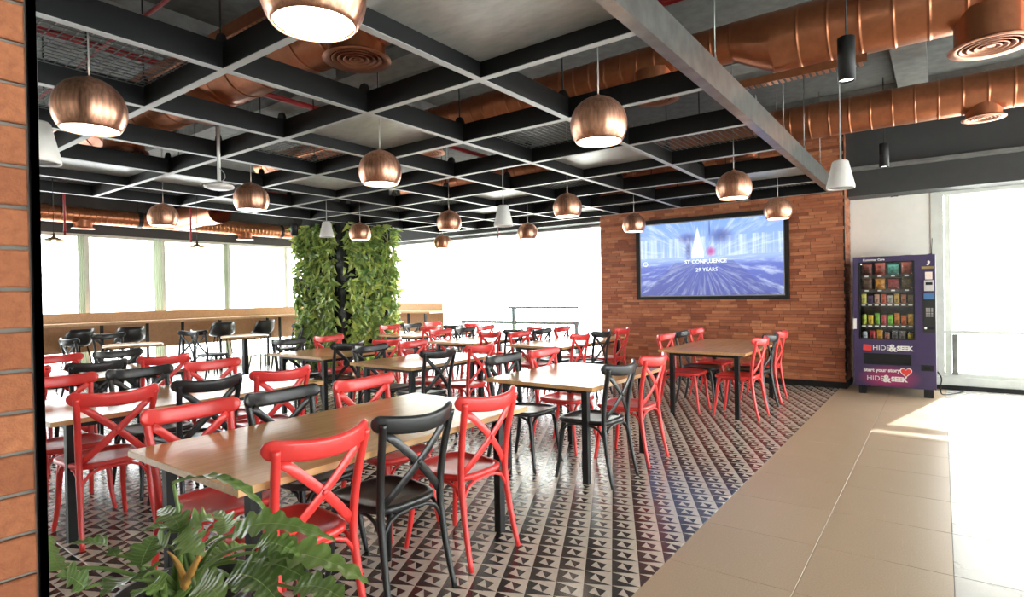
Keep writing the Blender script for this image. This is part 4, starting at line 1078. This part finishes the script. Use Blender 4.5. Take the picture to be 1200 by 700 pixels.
# ------------------------------------------------------------------ potted philodendron in front
PD = 1.62
pc = at_depth(214, 672, PD); pc = Vector((pc.x, pc.y, 0))
pl = empty('potted_philodendron', pc, label='leafy philodendron plant in a black pot at the lower left', cat='plant')
PH = .60
MB().lathe([(0, 0), (.13, 0), (.135, .02), (.175, PH - .03), (.18, PH - .03), (.18, PH), (.165, PH), (.16, PH - .05), (0, PH - .05)], 40).build('pot', M['pot'], pl)
MB().lathe([(0, PH - .04), (.08, PH - .036), (.162, PH - .045)], 24).build('soil', M['soil'], pl)
def to_l(px, py, d): return at_depth(px, py, d) - pc
def leaf_blade(base, mid, tip, width, lobes, up, curl=.25, seed=0):
    P = bez(base, mid, tip, 26); L = sum((b - a).length for a, b in zip(P[:-1], P[1:])); rnd = random.Random(seed)
    mb = MB(); vs = []; uvs = []; nC = 9; up = Vector(up)
    ph = rnd.uniform(0, 1)
    for i, p in enumerate(P):
        t = i / 26; tg = (P[min(i + 1, 26)] - P[max(i - 1, 0)]).normalized()
        sd = tg.cross(up).normalized(); nr = sd.cross(tg).normalized()
        env = (math.sin(PI * min(1, t * 1.0) ** .62) ** .75) * (1 - .25 * t) + .02
        lob = (.40 + .60 * abs(math.sin(PI * (t * lobes + ph))) ** .7) * (.80 + .40 * mnoise.noise(Vector((t * lobes, seed * 3.1, .5))) + .1)
        w = width * env * (lob if .06 < t < .96 else 1)
        back = -.30 * w
        for c in range(nC):
            q = -1 + 2 * c / (nC - 1); wv = math.sin(t * lobes * 2 * PI + (2.0 if q > 0 else 0)) * .10 * w * q * q
            off = tg * (back * abs(q) ** 1.5 * (-1)) * (.6)
            vs.append(p + sd * (q * w) + nr * (abs(q) ** 1.4 * w * curl + wv) + off); uvs.append((t, .5 + q / 2))
    fs = []
    for i in range(26):
        for c in range(nC - 1): fs.append((i * nC + c, i * nC + c + 1, (i + 1) * nC + c + 1, (i + 1) * nC + c))
    mb.add(vs, fs, 0, True); me = mb.mesh('leaf', M['philo'])
    uvl = me.uv_layers.new(name='UVMap')
    for lp in me.loops: uvl.data[lp.index].uv = uvs[lp.vertex_index]
    return me
root0 = Vector((0, 0, PH - .04))
LV = [  # base px, control px, tip px with depths, half-width, lobes, up
    ((203, 568, 1.62), (268, 540, 1.60), (323, 612, 1.50), .042, 11, (0, .2, 1)),
    ((272, 628, 1.50), (310, 596, 1.46), (394, 634, 1.40), .034, 9, (.3, -.5, .8)),
    ((300, 648, 1.52), (370, 640, 1.46), (432, 684, 1.38), .050, 8, (.2, -.4, .9)),
    ((212, 624, 1.55), (240, 600, 1.56), (262, 610, 1.62), .050, 5, (0, -.5, .9)),
    ((212, 624, 1.55), (190, 612, 1.5), (168, 624, 1.48), .040, 4, (0, -.5, .9)),
    ((212, 624, 1.55), (205, 600, 1.6), (185, 598, 1.66), .042, 4, (0, -.4, .9)),
    ((212, 626, 1.53), (222, 632, 1.47), (240, 652, 1.42), .045, 5, (.2, -.6, .8)),
    ((136, 652, 1.55), (125, 628, 1.52), (84, 638, 1.50), .034, 7, (0, -.3, 1)),
    ((72, 668, 1.50), (58, 650, 1.48), (62, 628, 1.47), .040, 3, (.4, -.7, .3)),
    ((165, 678, 1.45), (150, 672, 1.40), (118, 700, 1.34), .060, 7, (.1, -.5, .9)),
    ((165, 664, 1.50), (168, 648, 1.52), (182, 628, 1.56), .055, 4, (.5, -.7, .4)),
    ((268, 676, 1.42), (300, 664, 1.38), (330, 712, 1.30), .055, 7, (.1, -.5, .9)),
    ((288, 660, 1.50), (330, 650, 1.45), (385, 700, 1.38), .045, 8, (.1, -.5, .9)),
    ((250, 660, 1.58), (262, 640, 1.62), (290, 640, 1.66), .045, 5, (0, -.5, .8)),
    ((228, 690, 1.40), (250, 676, 1.36), (262, 716, 1.30), .048, 6, (0, -.6, .8)),
    ((300, 640, 1.48), (318, 628, 1.46), (352, 652, 1.43), .040, 5, (0, -.4, .9)),
    ((196, 640, 1.60), (180, 636, 1.62), (172, 660, 1.60), .050, 4, (.2, -.6, .7)),
    ((258, 628, 1.60), (276, 612, 1.64), (250, 600, 1.72), .045, 4, (0, -.5, .9)),
    ((345, 690, 1.38), (380, 678, 1.34), (410, 712, 1.28), .036, 6, (0, -.5, .9)),
    ((100, 690, 1.46), (84, 672, 1.44), (66, 676, 1.42), .038, 4, (.1, -.5, .9)),
    ((190, 690, 1.42), (180, 676, 1.36), (150, 706, 1.30), .045, 6, (0, -.6, .8)),
]
for k, (b, c, t, w, lb, up) in enumerate(LV):
    B, Cc, T = to_l(*b), to_l(*c), to_l(*t)
    link('leaf', leaf_blade(B, Cc, T, w * 1.2, max(3, round(lb * .72)) + .5, up, .22, k), pl)
    st = root0 + Vector((.05 * math.cos(k * 2.4), .05 * math.sin(k * 2.4), -.02))
    mid = (st + B) / 2 + Vector((0, 0, .06)) + (B - st) * .05
    p = bez(st, Vector((mid.x * .8, mid.y * .8, mid.z + .02)), B, 10)
    MB().tube(p, [.009 - .0005 * i for i in range(len(p))], 8).build('leaf_stalk', M['stem'], pl)
for a, b, c in (((216, 690, 1.50), (214, 660, 1.48), (196, 646, 1.46)), ((214, 690, 1.48), (226, 668, 1.46), (239, 640, 1.46))):
    p = bez(to_l(*a), to_l(*b), to_l(*c), 8)
    MB().sweep(p, [(-.011, 0), (0, .003), (.011, 0), (0, -.003)], 0, True, True, (.5, -.8, .2), [1, 1.1, 1.1, 1, .9, .75, .6, .4, .15]).build('dry_sheath', M['dry'], pl)
